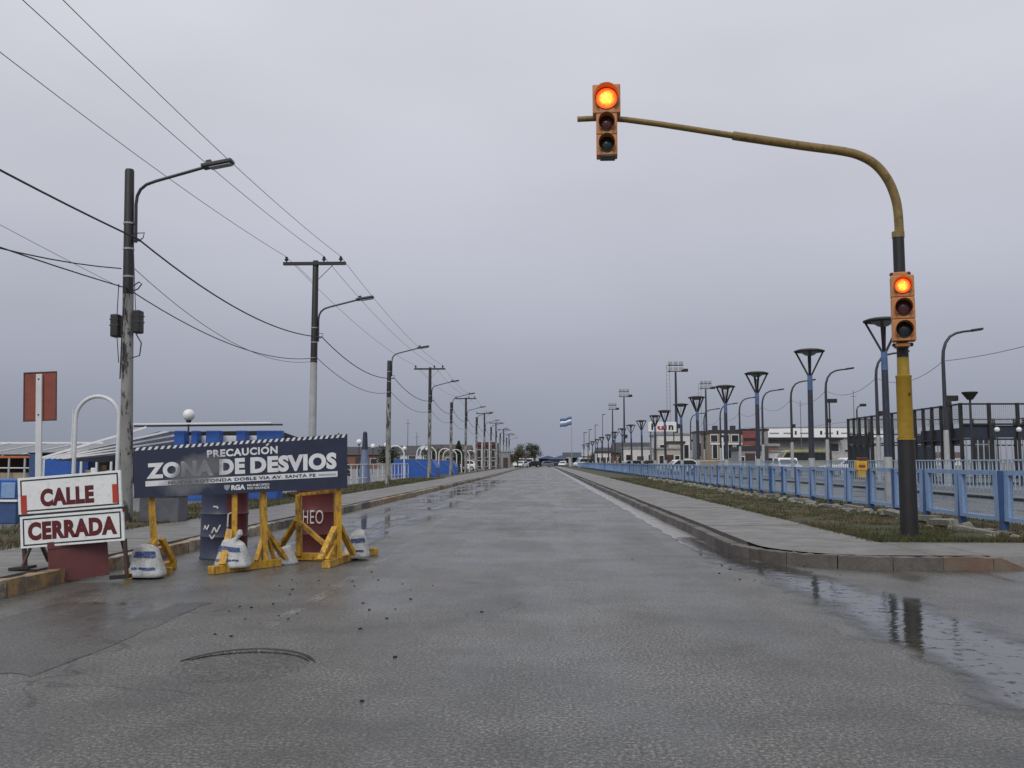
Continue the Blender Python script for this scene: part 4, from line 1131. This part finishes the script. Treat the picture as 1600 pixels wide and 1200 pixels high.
# ------------------------------------------------------------------ lamps beyond the blue fence
def cone_lamp():
    root = thing('cone_lamp', 'x', 'street lamp', (8.1, 21.4, .12), 0, 'triangular headed lamps behind the blue fence')
    MB().lathe([(.10, -.05), (.095, 1.2)], 12).build('pole_foot', pale_pole, root, smooth=True)
    MB().lathe([(.085, 1.2), (.075, 3.25)], 12).build('pole', mat('lamp_pole_dark', (.028, .034, .05), .45), root, smooth=True)
    MB().lathe([(.078, 3.25), (.072, 3.72), (.03, 3.75)], 12).build('blue_sleeve', mat('sleeve_blue', (.07, .13, .27), .45), root, smooth=True)
    for k in range(4):
        a = math.pi/4 + k*math.pi/2 + .35
        MB().bar((.03*math.cos(a), .03*math.sin(a), 3.66), (.40*math.cos(a), .40*math.sin(a), 4.42), .07, .05).build('strut', black_iron, root)
    MB().lathe([(.40, 4.40), (.45, 4.41), (.45, 4.44), (.34, 4.48), (.15, 4.505), (.02, 4.51)], 24).build('canopy', black_iron, root, smooth=True)
    MB().lathe([(.12, 4.30), (.27, 4.40)], 16).build('reflector', galv, root, smooth=True)
    MB().lathe([(.02, 3.75), (.018, 4.23)], 8).build('stem', galv, root)
    return root
cl0 = cone_lamp()
ys_ = [21.4, 27.3, 34.1, 40.1, 46.8, 52.6, 59.3, 65.5, 73.5, 82, 91, 101, 111, 122, 134, 147, 161, 176]
for k, y in enumerate(ys_):
    lab = 'triangular headed lamp partly hidden by the traffic signal pole' if k == 0 else 'triangular headed lamp behind the blue fence, %s from the signal pole' % ordn[k-1].replace('nearest', 'first') if k <= 16 else 'last small triangular headed lamp at the far end of the fence'
    if k == 0: cl0['label'] = lab
    else:
        d_ = dup(cl0, (8.1 + random.uniform(-.05, .05), y, .12), .2*k, lab); d_.rotation_euler = (random.uniform(-.015, .015), random.uniform(-.015, .015), .2*k)

def gooseneck():
    root = thing('curved_street_light', 'x', 'street light', (17.7, 40, .1), 0, 'tall curved street lights beyond the far carriageway')
    MB().lathe([(.13, -.05), (.11, 2.4), (.10, 2.5)], 12).build('lower_pole', pale_pole, root, smooth=True)
    MB().tube([(0, 0, 2.5), (0, 0, 5.6), (.03, 0, 6.0), (.14, 0, 6.36), (.34, 0, 6.64), (.62, 0, 6.79), (.95, 0, 6.86), (1.35, 0, 6.90)], [.095, .075, .07, .065, .06, .055, .05, .045], 10).build('curved_arm', dark_metal, root, smooth=True)
    h = MB().b6(-.26, .26, -.12, .12, -.05, .05).build('lamp_head', black_iron, root, bevel=.03, loc=(1.52, 0, 6.94), rot=(0, R(-8), 0))
    MB().b6(-.2, .2, -.09, .09, -.062, -.052).build('lamp_lens', galv, h)
    MB().b6(-.02, .2, -.1, .1, 0, .24).build('camera_box', black_iron, root, bevel=.03, loc=(.06, 0, 3.55))
    return root
gn = gooseneck()
gy = [40.0, 48.0, 56.5, 64.4, 72.8, 81.2, 90, 99, 108]
for k, y in enumerate(gy):
    lab = 'curved street light in front of the black court cage' if k == 0 else 'curved street light beyond the far carriageway, %s after the one at the cage' % ordn[k-1].replace('nearest', 'first')
    if k == 0: gn['label'] = lab
    else: dup(gn, (17.7, y, .1), 0, lab)
cable_run('sagging cable strung between the curved street lights', [(17.7, 22, 6.2)] + [(17.7, y, 5.65) for y in gy], [.45] + [.55]*8, .013, cable_grey)['group'] = 'cables beyond the far carriageway'
cable_run('second slack cable low behind the curved street lights', [(24, 60, 4.6), (22.5, 100, 5.0), (20, 150, 5.0)], [.5, .8], .014, cable_grey)['group'] = 'cables beyond the far carriageway'

def small_flood(label, loc, h, kind):
    root = thing('floodlight_post', label, 'floodlight', loc)
    MB().lathe([(.07, 0), (.05, h-.2)], 10).build('pole', dark_metal, root, smooth=True)
    if kind == 'cone': MB().lathe([(.12, h-.35), (.36, h-.02), (.36, h+.02), (.02, h+.04)], 14).build('lamp_head', black_iron, root)
    elif kind == 'box': MB().box((.18, 0, h-.15), (.62, .3, .26)).build('lamp_head', black_iron, root, bevel=.03)
    else:
        MB().tube([(0, 0, h-.3), (.05, 0, h-.05), (.3, 0, h+.1)], .04, 8).build('neck', dark_metal, root); MB().box((.42, 0, h+.1), (.4, .25, .18)).build('lamp_head', black_iron, root, bevel=.04)
small_flood('slim post with a box floodlight left of the black court cage', (19.0, 60, .1), 5.3, 'box')
small_flood('slim bent neck lamp above the left end of the court cage', (21.0, 60.6, .1), 4.8, 'neck')
small_flood('square floodlight on a post beside the cage corner light', (19.4, 43.6, .1), 4.3, 'box')
small_flood('funnel shaped lamp on a post above the cage corner', (20.3, 43.2, .1), 4.4, 'cone')
for lab, x, y, h in (('thin mast rising behind the left end of the court cage', 30.9, 90, 8.3), ('thin mast behind the white warehouse roof', 28.5, 100, 8.0), ('thin aerial behind the roofs right of the railing', -16.6, 110, 6.5), ('shorter aerial behind the roofs near the blue ramp', -15.2, 108, 4.8)):
    m_ = thing('mast', lab, 'mast', (x, y, 0)); MB().lathe([(.06, 0), (.03, h)], 6).build('pole', cable_grey, m_)
    MB().b6(-.3, .3, -.02, .02, h-.6, h-.56).build('cross_piece', cable_grey, m_)

# ------------------------------------------------------------------ black court cage
X0, X1, Y0, Y1, CH = 20.2, 31.0, 44.0, 60.0, 3.95
ct = thing('court_cage', 'black metal sports court cage with mesh upper panels and navy band', 'sports court', (X0, Y0, .1))
pm = MB().b6(-.07, .07, -.07, .07, 0, CH).mesh('post', black_iron)
sx, sy = X1-X0, Y1-Y0
band = mat('navy_windbreak', (.022, .03, .05), .6)
bw = mat('dark_glazing', (.035, .045, .055), .15)
def grid_mesh(w, h, step, th, axis):
    mb = MB()
    for k in range(1, int(w/step)):
        x = k*step
        if axis == 'x': mb.b6(x-th, x+th, -th, th, 0, h)
        else: mb.b6(-th, th, x-th, x+th, 0, h)
    for k in range(1, int(h/step)):
        z = k*step
        if axis == 'x': mb.b6(0, w, -th, th, z-th, z+th)
        else: mb.b6(-th, th, 0, w, z-th, z+th)
    return mb.mesh('mesh_panel', galv)
npx, npy = 8, 15
gxm = grid_mesh(sx/npx, .95, .10, .005, 'x'); gym = grid_mesh(sy/npy, .95, .12, .006, 'y')
for face, yy in (('front', 0), ('rear', sy)):
    for k in range(npx+1): obj('post', pm, ct, (k*sx/npx, yy, 0))
    for k in range(npx):
        obj('mesh_panel', gxm, ct, (k*sx/npx, yy, 2.95))
        if yy:
            if k % 3 == 0: MB().b6(k*sx/npx+.06, (k+1)*sx/npx-.06, yy+.06, yy+.08, 2.28, 2.86).build('windbreak', band, ct)
        elif k % 2: MB().b6(k*sx/npx+.06, (k+1)*sx/npx-.06, yy+.06, yy+.08, 2.28, 2.86).build('windbreak', band, ct)
        else: MB().b6(k*sx/npx+.06, (k+1)*sx/npx-.06, yy+.06, yy+.08, 2.26, 2.88).build('windbreak', band, ct)
    for z in (CH-.05, 2.92, 2.2, .08): MB().b6(0, sx, yy-.04, yy+.04, z-.04, z+.04).build('rail', black_iron, ct)
for face, xx in (('road', 0), ('off', sx)):
    for k in range(1, npy): obj('post', pm, ct, (xx, k*sy/npy, 0))
    if xx == 0:
        for k in range(npy): obj('mesh_panel', gym, ct, (xx, k*sy/npy, 2.95))
    for z in (CH-.05, 2.2, .08): MB().b6(xx-.04, xx+.04, 0, sy, z-.04, z+.04).build('rail', black_iron, ct)
    None if xx else MB().b6(.06, .08, .1, 4.8, 1.95, 2.75).build('windbreak', band, ct)
for k in (0, 3, 6): MB().b6(k*sx/npx+.06, (k+1)*sx/npx-.06, sy-.05, sy-.03, .15, 2.15).build('glass_panel', bw, ct)
pk = MB().b6(-.025, .025, -.02, .02, 0, 2.1).mesh('upright_bar', pale_pole)
for k in range(40): obj('upright_bar', pk, ct, (.2 + k*.27, -.02, .08))
MB().b6(.1, sx-.1, .1, sy-.1, .0, .02).build('court_floor', mat('court_green', (.05, .09, .08), .6), ct)
# net posts and bench pieces visible as pale bars
for k in range(9): MB().b6(.10, .14, 1.3+k*1.6, 1.34+k*1.6, 0, 2.0).build('upright_bar', pale_pole, ct)

for k, (x, y) in enumerate(((21.1, 42.4), (22.1, 42.4))):
    globe('white globe lamp in front of the navy band of the cage, %s' % ('left one' if k == 0 else 'right one'), (x, y, .1), 2.72, .12)

# railing along the far pavement
fr2 = thing('picket_railing', 'pale blue picket railing along the far pavement before the cage', 'railing', (16.2, 24, .1))
pk = MB().b6(-.018, .018, -.018, .018, 0, 1.15).mesh('picket', mat('pale_blue_paint', (.32, .40, .50), .5))
for k in range(200): obj('picket', pk, fr2, (0, k*.30, 0))
for z in (1.17, .12): MB().b6(-.03, .03, 0, 60, z-.025, z+.025).build('rail', MATS['pale_blue_paint'], fr2)
MB().b6(.05, .07, 0, 60, .2, 1.05).build('backing_mesh', blue_dull, fr2) if False else None

# ------------------------------------------------------------------ floodlight masts, flag
def flood_mast(label, loc, h, s=1.0, ladder=False):
    root = thing('floodlight_mast', label, 'floodlight mast', loc, 0, 'tall floodlight masts')
    MB().lathe([(.26*s, 0), (.14*s, h-1)], 10).build('mast', dark_metal, root, smooth=True)
    for z in (h-.9, h-.1): MB().b6(-1.1*s, 1.1*s, -.06, .06, z-.06, z+.06).build('crossbar', dark_metal, root)
    for z in (h-.55, h+.2):
        for k in range(3): MB().box(((k-1)*.75*s, -.25, z), (.55*s, .25, .42)).build('floodlight', galv, root, bevel=.03)
    MB().box((1.3*s, .1, h-.75), (.9*s, .5, .4)).build('side_floodlight', black_iron, root, bevel=.05)
    MB().box((.2, -.2, h*.42), (.6, .4, .6)).build('junction_box', black_iron, root, bevel=.05)
    if ladder:
        for s_ in (-.22, .22): MB().tube([(-1.0+s_, 0, 0), (-1.0+s_, 0, h)], .04, 5).build('ladder_rail', galv, root)
        for k in range(int(h/.5)): MB().b6(-1.22, -.78, -.02, .02, k*.5+.2, k*.5+.24).build('ladder_rung', galv, root)
flood_mast('tallest floodlight mast with a ladder beside it', (17.8, 120, 0), 14.2, .95, True)
flood_mast('floodlight mast right of the tallest one', (27.2, 150, 0), 14.3, .9, True)
flood_mast('floodlight mast left of the tallest one', (13.6, 150, 0), 13.0, .8)
flood_mast('smallest floodlight mast nearest the flag', (14.0, 180, 0), 12.6, .75)
for k, (x, y, h) in enumerate(((20, 300, 17), (17.5, 300, 13.5), (15.5, 300, 12), (13.8, 300, 11))):
    m_ = thing('far_lamp_post', 'thin far lamp post right of the flag, %s from the right' % ordn[k].replace('nearest', 'first'), 'lamp post', (x, y, 0))
    MB().lathe([(.14, 0), (.09, h)], 6).build('pole', dark_metal, m_); MB().box((.4, 0, h), (1.2, .4, .2)).build('lamp_head', dark_metal, m_)
fl = thing('flag', 'pale blue and white striped flag flying left from a tall pole', 'flag', (6.45, 200, 0))
MB().lathe([(.09, 0), (.05, 11.5)], 8).build('flagpole', galv, fl, smooth=True)
for k, m_ in enumerate((mat('flag_blue', (.07, .14, .34), .7), white_paint, MATS['flag_blue'])):
    mb = MB(); vs_ = []; fs_ = []
    for i in range(13):
        u = i/12; x = -.06 - 2.5*u; yb = .16*math.sin(u*7)*u
        dz = -.55*u + .08*math.sin(u*9)
        for q in (0, 1):
            z = 11.3 - .62*(k+q) + dz
            vs_ += [(x, yb, z)]
    for i in range(12): fs_.append((2*i, 2*i+1, 2*i+3, 2*i+2))
    s_ = mb.add(vs_, fs_).build('flag_stripe', m_, fl, smooth=True)
    sd = s_.modifiers.new('cloth', 'SOLIDIFY'); sd.thickness = .02

# ------------------------------------------------------------------ buildings
def window(par, x, y, z, w, h, frame=white_paint, axis='x'):
    f = MB().b6(x-w/2-.06, x+w/2+.06, y-.06, y, z-h/2-.06, z+h/2+.06).build('window', frame, par)
    MB().b6(x-w/2, x+w/2, y-.075, y-.062, z-h/2, z+h/2).build('pane', glass_dark, f)
    return f
def house(label, loc, w, d, h, wall, roof, roof_h, wins=3, name='house', flat=False, rz=0.0, door=True, cat='building'):
    root = thing(name, label, cat, loc, rz)
    MB().b6(-w/2, w/2, 0, d, 0, h).build('wall', wall, root)
    if flat: MB().b6(-w/2-.12, w/2+.12, -.12, d+.12, h+.002, h+roof_h).build('roof', roof, root)
    else: MB().prismx([(-.35, h+.002), (d+.35, h+.002), (d/2, h+roof_h)], -w/2-.25, w/2+.25).build('roof', roof, root)
    for k in range(wins):
        x = -w/2 + w*(k+.5)/wins
        if door and k == wins//2:
            dd = MB().b6(x-.45, x+.45, -.05, 0, .0, 2.0).build('door', brown_steel, root); MB().box((x+.33, -.07, 1.0), (.05, .05, .12)).build('handle', galv, dd)
        else: window(root, x, 0, h*.55, min(1.1, w/wins*.55), h*.36)
    return root
cream = mat('render_cream', (.42, .39, .33), .8); tan = mat('render_tan', (.30, .25, .19), .8); grey_w = mat('render_grey', (.24, .245, .25), .8)
brick = mat('render_brick', (.20, .10, .07), .85); char = mat('roof_charcoal', (.035, .035, .04), .6); brown_r = mat('roof_brown', (.07, .045, .035), .7)
tin = mat('roof_tin', (.30, .31, .32), .4, .3); off_white = mat('render_white', (.60, .60, .58), .7)
# warehouse with white fascia
wh = thing('warehouse', 'long white warehouse with printed fascia left of the court cage', 'warehouse', (25.2, 105, 0))
MB().b6(0, 14, .3, 18, 0, 4.0).build('wall', mat('wall_pale_grey', (.38, .385, .38), .7), wh)
MB().b6(-.1, 14.1, 0, 18, 4.05, 5.1).build('fascia', mat('fascia_white', (.82, .83, .84), .5, var=.03), wh)
MB().b6(-.1, 14.1, .05, 18, 5.105, 5.25).build('roof_edge', grey_w, wh)
MB().b6(0, 9.2, -.9, .25, 3.72, 4.0).build('canopy', black_iron, wh)
MB().b6(0, 6.2, -.5, .25, 2.35, 2.6).build('lower_canopy', dark_metal, wh)
for x, w in ((.4, .25), (1.1, 1.1), (2.7, 1.0), (4.0, .22), (4.6, 1.2), (6.9, .25), (7.4, 1.0), (8.8, .2), (9.3, 1.3)):
    MB().b6(x, x+w, -.012, -.002, 4.44 if w > .5 else 4.36, 4.60 if w > .5 else 4.80).build('printed_mark', grey_w if w > .5 else plain_black, wh)
for x in (1.2, 3.2, 5.2, 7.4): window(wh, x, .3, 1.5, 1.1, 1.3, off_white)
window(wh, 8.6, .3, 2.9, .9, .9, white_paint)
for x in (9.8, 11): MB().b6(x, x+.9, .24, .3, 2.4, 2.6).build('vent', dark_metal, wh)
# billboard
bbd = thing('billboard', 'white rooftop billboard with red and black letters', 'billboard', (14.6, 110, 0))
MB().b6(-1.7, 1.7, -.06, .06, 4.9, 6.1).build('panel', white_paint, bbd)
for x in (-1.4, 1.4): MB().b6(x-.06, x+.06, .07, .2, 0, 5.6).build('leg', dark_metal, bbd)
MB().b6(-1.75, 1.75, -.08, .08, 4.82, 4.89).build('bottom_rail', dark_metal, bbd)
flat_fn = lambda u, v, d: (u, -.065-d*4, v)
lettering('lettering', 'h', (-1.35, -.75, 5.1, 5.9), flat_fn, plain_black, bbd, off=.05)
lettering('lettering', 'ui', (-.6, .55, 5.1, 5.75), flat_fn, red_tape, bbd, off=.05)
lettering('lettering', 'n', (.75, 1.35, 5.1, 5.7), flat_fn, plain_black, bbd, off=.05)
house('white two storey block below the billboard', (16.6, 114, 0), 4.2, 8, 4.6, off_white, tin, .25, 3, flat=True)
tb = house('tan block with dark windows and white bands', (19.5, 96, 0), 3.3, 6, 4.3, tan, char, .3, 4, flat=True, door=False)
MB().b6(-1.7, 1.7, -.10, -.002, 3.05, 3.2).build('white_band', white_paint, tb); MB().b6(-.5, -.35, -.13, -.102, 0, 4.2).build('white_pier', white_paint, tb)
for x in (-1.3, -.1, .9): window(tb, x, 0, 3.7, .7, .7)
for x in (-1.2, .7): MB().b6(x, x+.5, 1, 1.6, 4.61, 5.1).build('roof_tank', char, tb)
kb = thing('kiosk', 'red and black kiosk left of the white warehouse', 'kiosk', (20.5, 90, 0))
MB().b6(-.6, 1.9, 0, 2.5, 0, 2.8).build('body', mat('kiosk_dark', (.05, .05, .055), .6), kb); MB().b6(-.65, .75, -.08, 0, 2.85, 4.3).build('red_sign', mat('kiosk_red', (.20, .06, .055), .6), kb)
MB().b6(-.75, 2.0, -.05, 2.5, 4.31, 4.5).build('roof', black_iron, kb); MB().b6(-.55, .65, -.095, -.085, 3.3, 3.6).build('sign_mark', plain_black, kb)
MB().b6(.9, 1.9, -.02, 2.4, 2.85, 4.3).build('grey_panel', grey_w, kb)
house('grey tower block behind the lamps', (21.8, 122, 0), 1.9, 4, 5.2, grey_w, char, .2, 2, flat=True, door=False)
house('cream flat roofed hut beside the concrete ramp', (14.0, 100, 0), 2.6, 4, 2.6, cream, tin, .2, 3, flat=True)
house('dark gabled house behind the triangular lamps', (13.6, 135, 0), 5.5, 7, 2.6, brick, char, 1.6, 3)
house('cream gabled house behind the triangular lamps', (17.2, 150, 0), 6, 7, 2.5, cream, brown_r, 1.5, 3)
house('grey gabled house far behind the fence lamps', (12.5, 165, 0), 5, 6, 2.5, grey_w, char, 1.4, 3)
house('small brick gabled house nearer the flag', (11.0, 190, 0), 5, 6, 2.4, brick, tin, 1.3, 3)
house('low white shed by the warehouse', (23.6, 92, 0), 3.0, 3, 2.2, off_white, tin, .2, 2, flat=True)
house('cream shed in front of the grey tower', (22.3, 108, 0), 3.0, 4, 2.9, cream, char, .25, 3, flat=True)
# left background
for lab, x, y, w, h, wl_, rf, rh in (('brown house with charcoal roof just right of the banner', -31, 150, 8, 2.4, brick, char, 1.4),
        ('cream house with brown roof behind the spire', -27, 160, 6, 2.5, cream, brown_r, 1.5), ('grey house with charcoal roof behind the globe lamps', -22.5, 140, 6, 2.4, grey_w, char, 1.4),
        ('tan house with brown roof behind the broad blue ramp', -20.2, 165, 6, 2.7, tan, brown_r, 1.6), ('dark brick house behind the smaller blue ramp', -15.0, 140, 5, 2.6, brick, char, 1.4),
        ('white cottage between the arches and the dark house', -17.5, 120, 3.2, 2.3, off_white, char, 1.0), ('grey cottage seen between arches and poles', -12.0, 125, 3.4, 2.4, grey_w, brown_r, 1.2),
        ('long grey shed behind the shelter', -60, 140, 20, 2.3, grey_w, tin, 1.0), ('low brick house left of the shelter roof', -48, 120, 9, 1.9, brick, char, .9)):
    house(lab, (x, y, 0), w, 6, h, wl_, rf, rh, 3)
tf = thing('dark_framed_building', 'tall dark building with white posts and red band by the left kerb', 'building', (-9.2, 148, 0))
MB().b6(-1.9, 1.7, .2, 6, 0, 4.4).build('wall', brown_steel, tf); MB().b6(-1.9, 1.7, .0, .19, 3.9, 4.5).build('red_band', maroon, tf)
for x in (-1.9, -.8, .4, 1.6): MB().b6(x-.09, x+.09, -.12, -.002, 0, 4.6).build('white_post', white_tube, tf)
for x in (-1.3, -.2, 1.0): window(tf, x, .2, 2.6, .6, 1.2); window(tf, x, .2, .95, .6, .9)
house('grey narrow building behind the dark framed one', (-7.6, 166, 0), 3, 5, 3.0, grey_w, tin, .3, 2, flat=True)

# trees
def leaf_mat(name, a, b):
    m, nt, n, l, bs = nodes_of(name)
    c = ramp(nt, noise(nt, coord(nt, 'World'), 1.4, 4.0), [(.35, a), (.65, b)])
    l.new(c, bs.inputs['Base Color']); bs.inputs['Roughness'].default_value = .75
    return m
leaf_a = leaf_mat('leaf_dark', (.018, .026, .016), (.045, .055, .028)); leaf_b = leaf_mat('leaf_olive', (.05, .055, .03), (.095, .095, .05))
bark = mat('bark', (.05, .04, .032), .9, bmp=.5)
def tree(label, loc, h, r, m, n=1500, conifer=False):
    root = thing('conifer' if conifer else 'leafy_tree', label, 'tree', loc)
    tk = MB().tube([(0, 0, 0), (.05, .0, h*.3), (0, .04, h*(.85 if conifer else .6))], [.14, .10, .03], 7)
    for k in range(6):
        a = k*1.05; z = h*(.3 + .05*k); tk.tube([(.02, 0, z), (r*.6*math.cos(a), r*.6*math.sin(a), z+h*.18)], [.05, .015], 5)
    tk.build('trunk', bark, root)
    mb = MB(); cl = [(random.gauss(0, r*.38), random.gauss(0, r*.38), random.uniform(.38, .9)*h, random.uniform(.25, .5)*r) for _ in range(12)]
    for _ in range(n):
        if conifer:
            t_ = random.random(); z = h*(.06 + .94*t_); q = r*(1-t_)**.8 * random.uniform(.5, 1.05); a = random.uniform(0, 6.28); p = Vector((q*math.cos(a), q*math.sin(a), z))
        else:
            cx_, cy_, cz_, cr_ = random.choice(cl); p = Vector((cx_+random.gauss(0, cr_*.5), cy_+random.gauss(0, cr_*.5), min(h, cz_+random.gauss(0, cr_*.45))))
        s_ = random.uniform(.07, .17)*(1 if h < 6 else 1.4)
        u_ = Vector((random.gauss(0, 1), random.gauss(0, 1), random.gauss(0, .6))).normalized(); w_ = u_.orthogonal().normalized()
        mb.add([p+u_*s_, p+w_*s_*.6, p-u_*s_, p-w_*s_*.6], [(0, 1, 2, 3)])
    mb.build('crown', m, root)
tree('dark pointed conifer behind the smaller blue ramp', (-8.9, 95, 0), 3.4, 1.0, leaf_a, 1400, True)
tree('leafy tree beside the conifer behind the arches', (-12.6, 104, 0), 3.2, 1.4, leaf_b, 1200)
tree('round olive tree by the left kerb at the road end', (-4.8, 172, 0), 4.6, 2.3, leaf_b, 2200)
tree('dark tree right of the olive tree at the road end', (-2.6, 262, 0), 6.8, 2.6, leaf_a, 2200)
tree('dark bushy tree left of the white van', (10.2, 176, 0), 3.0, 1.8, leaf_b, 1400)
tree('small bushy tree behind the fence near the floodlight masts', (12.0, 130, 0), 2.8, 1.5, leaf_a, 1400)
tree('pale bushy tree behind the fence lamps', (14.8, 112, 0), 2.9, 1.4, leaf_b, 1300)
tree('leafy tree behind the left railing', (-16.5, 95, 0), 2.9, 1.5, leaf_a, 1300)
tree('dark tree top peeking over the banner', (-14.2, 62, 0), 3.1, .9, leaf_a, 900, True)

# vehicles
def car(label, loc, rz, m, kind='car'):
    root = thing('parked_van' if kind == 'van' else 'parked_car', label, 'van' if kind == 'van' else 'car', loc, rz)
    L, Wd, Hh = (4.9, 1.95, 2.1) if kind == 'van' else (4.2, 1.72, 1.46)
    if kind == 'van':
        low = [(-2.4, .3), (2.4, .3), (2.45, .9), (2.1, 1.15), (-2.42, 1.15)]; top = [(-2.40, 1.152), (2.05, 1.152), (1.45, 2.0), (1.2, 2.1), (-2.3, 2.1)]; glz = [(-2.2, 1.25), (1.85, 1.25), (1.4, 1.9), (-2.2, 1.9)]
    else:
        low = [(-2.05, .28), (2.08, .28), (2.1, .62), (1.95, .80), (1.0, .92), (-1.95, .95), (-2.1, .7)]; top = [(-1.75, .945), (.98, .925), (.35, 1.42), (-1.2, 1.46), (-1.65, 1.2)]; glz = [(-1.5, .98), (.75, .98), (.28, 1.36), (-1.15, 1.38), (-1.5, 1.18)]
    body = MB().prism(low, -Wd/2, Wd/2).build('body', m, root, bevel=.06)
    MB().prism(top, -Wd/2+.12, Wd/2-.12).build('cabin', m, root, bevel=.05)
    MB().prism(glz, -Wd/2+.10, Wd/2-.10).build('side_windows', glass_dark, root)
    f0, f1 = (top[1], top[2]); q = .03
    MB().add([(f0[0]+q, -Wd/2+.2, f0[1]+.05), (f0[0]+q, Wd/2-.2, f0[1]+.05), (f1[0]+q, Wd/2-.25, f1[1]-.04), (f1[0]+q, -Wd/2+.25, f1[1]-.04)], [(0, 1, 2, 3)]).build('windscreen', glass_dark, root)
    for x in (-L*.3, L*.3):
        for s in (-1, 1):
            w_ = MB().lathe([(.31, -.1), (.33, -.07), (.33, .07), (.31, .1)], 18, (0, 0, 0), 'Y').build('wheel', rubber, root, loc=(x, s*(Wd/2-.08), .33))
            MB().lathe([(.19, -.11), (.02, -.115)], 12, (0, 0, 0), 'Y').build('rim', galv, w_, rot=(0, 0, math.pi if s > 0 else 0))
    for s in (-1, 1):
        MB().box((L/2-.08, s*(Wd/2-.28), .68), (.12, .36, .15)).build('headlight', globe_white, root, bevel=.02)
        MB().box((-L/2+.06, s*(Wd/2-.2), .72), (.1, .26, .18)).build('tail_light', red_tape, root, bevel=.02)
    MB().box((L/2-.02, 0, .38), (.14, Wd-.1, .18)).build('bumper', rubber, root)
cw = mat('car_white', (.70, .71, .72), .2, var=.03); cb = mat('car_black', (.02, .02, .022), .2); cgv = mat('car_grey', (.20, .21, .22), .25, .4); cbl = mat('car_navy', (.03, .05, .12), .22); cyl = mat('van_khaki', (.30, .27, .10), .4)
car('white van parked at the far end of the blue fence', (8.9, 186, 0), R(200), cw, 'van')
car('white car at the far end of the road on the left', (-4.4, 186, 0), R(250), cw)
car('black car in front of the roundabout', (-2.4, 206, 0), R(190), cb)
car('white van waiting at the roundabout', (-4.6, 214, 0), R(172), cw, 'van')
car('grey car right of the black car at the roundabout', (.6, 224, 0), R(185), cgv)
car('navy van beyond the roundabout kerb', (3.2, 228, 0), R(170), cbl, 'van')
car('white car beside the navy van', (5.0, 222, 0), R(260), cw)
car('white car parked before the warehouse', (19.6, 73, .1), R(265), cw)
car('khaki van parked before the warehouse', (21.6, 76, .1), R(180), cyl, 'van')
car('pale car parked at the left end of the cage', (22.8, 68, .1), R(185), cw)
car('grey car parked behind the fence lamps', (11.6, 120, 0), R(180), cgv)
car('white car parked behind the fence lamps near the hut', (13.2, 88, 0), R(190), cw)
car('black car parked behind the fence lamps', (12.4, 106, 0), R(175), cb)
car('white van parked among the houses behind the lamps', (15.6, 128, 0), R(180), cw, 'van')
car('white car behind the left arches', (-10.6, 118, 0), R(182), cw)
# navy tents by the roundabout
for k, (x, y, w, h) in enumerate(((4.8, 238, 4.5, 3.0), (8.6, 215, 4.0, 3.2), (1.6, 275, 6, 3.2))):
    r_ = thing('market_tent', ['navy tent just left of the flagpole foot', 'navy tent at the far end of the blue fence', 'wide navy tent behind the roundabout'][k], 'tent', (x, y, 0))
    MB().add([(-w/2, 0, h*.72), (w/2, 0, h*.72), (w/2, 4, h*.72), (-w/2, 4, h*.72), (0, 2, h)], [(0, 1, 4), (1, 2, 4), (2, 3, 4), (3, 0, 4)]).build('canopy', mat('tent_navy', (.03, .05, .12), .6), r_)
    MB().b6(-w/2, w/2, 3.9, 3.95, 0, h*.71).build('back_sheet', MATS['tent_navy'], r_)
    for sx_ in (-w/2+.1, w/2-.1):
        for sy_ in (.1, 3.8): MB().b6(sx_-.05, sx_+.05, sy_-.05, sy_+.05, 0, h*.72).build('leg', white_tube, r_)
# concrete skate ramp beyond the far carriageway
rm = thing('concrete_ramp', 'low beige concrete ramp platform behind the blue fence', 'ramp', (16.5, 90, .1))
MB().prism([(-3.6, 0), (3.4, 0), (1.6, 1.15), (-2.2, 1.15)], 0, 4).build('ramp', tan, rm); MB().b6(-2.2, 1.5, -.06, 4, 1.152, 1.28).build('deck', cream, rm)
rm = thing('concrete_ledge', 'pale low concrete ledge left of the ramp platform', 'ledge', (12.8, 92, .1))
MB().b6(-1.6, 1.7, 0, 3, .0, .7).build('base', brown_r, rm); MB().b6(-1.7, 1.8, -.1, 3, .702, .95).build('top', cream, rm)

# far low town beyond the roundabout
for k in range(16):
    x = -150 + k*20 + random.uniform(-5, 5); y = random.uniform(330, 420)
    house('far low building on the horizon, %s from the left' % ordn[k].replace('nearest', 'first'), (x, y, 0), random.uniform(9, 16), 8, random.uniform(2.4, 3.6), random.choice([cream, grey_w, brick, off_white, tan]), random.choice([char, tin, brown_r]), random.uniform(1, 2), 4, door=False)

for lab, x, y, w, h, wl_, rf in (('white low hall with tin roof between the ramp and the lamps', 13.4, 124, 4.6, 3.0, off_white, tin), ('cream kiosk with charcoal roof behind the parked white car', 15.4, 104, 1.8, 3.3, cream, char),
        ('grey hut with charcoal roof right of the concrete ramp', 19.2, 84, 2.2, 2.3, grey_w, char), ('brick shed behind the khaki van', 24.4, 98, 2.2, 2.9, brick, tin), ('white booth right of the flag beside the van', 10.6, 158, 2.6, 2.8, off_white, char)):
    house(lab, (x, y, 0), w, 3, h, wl_, rf, .3, 3, flat=True)
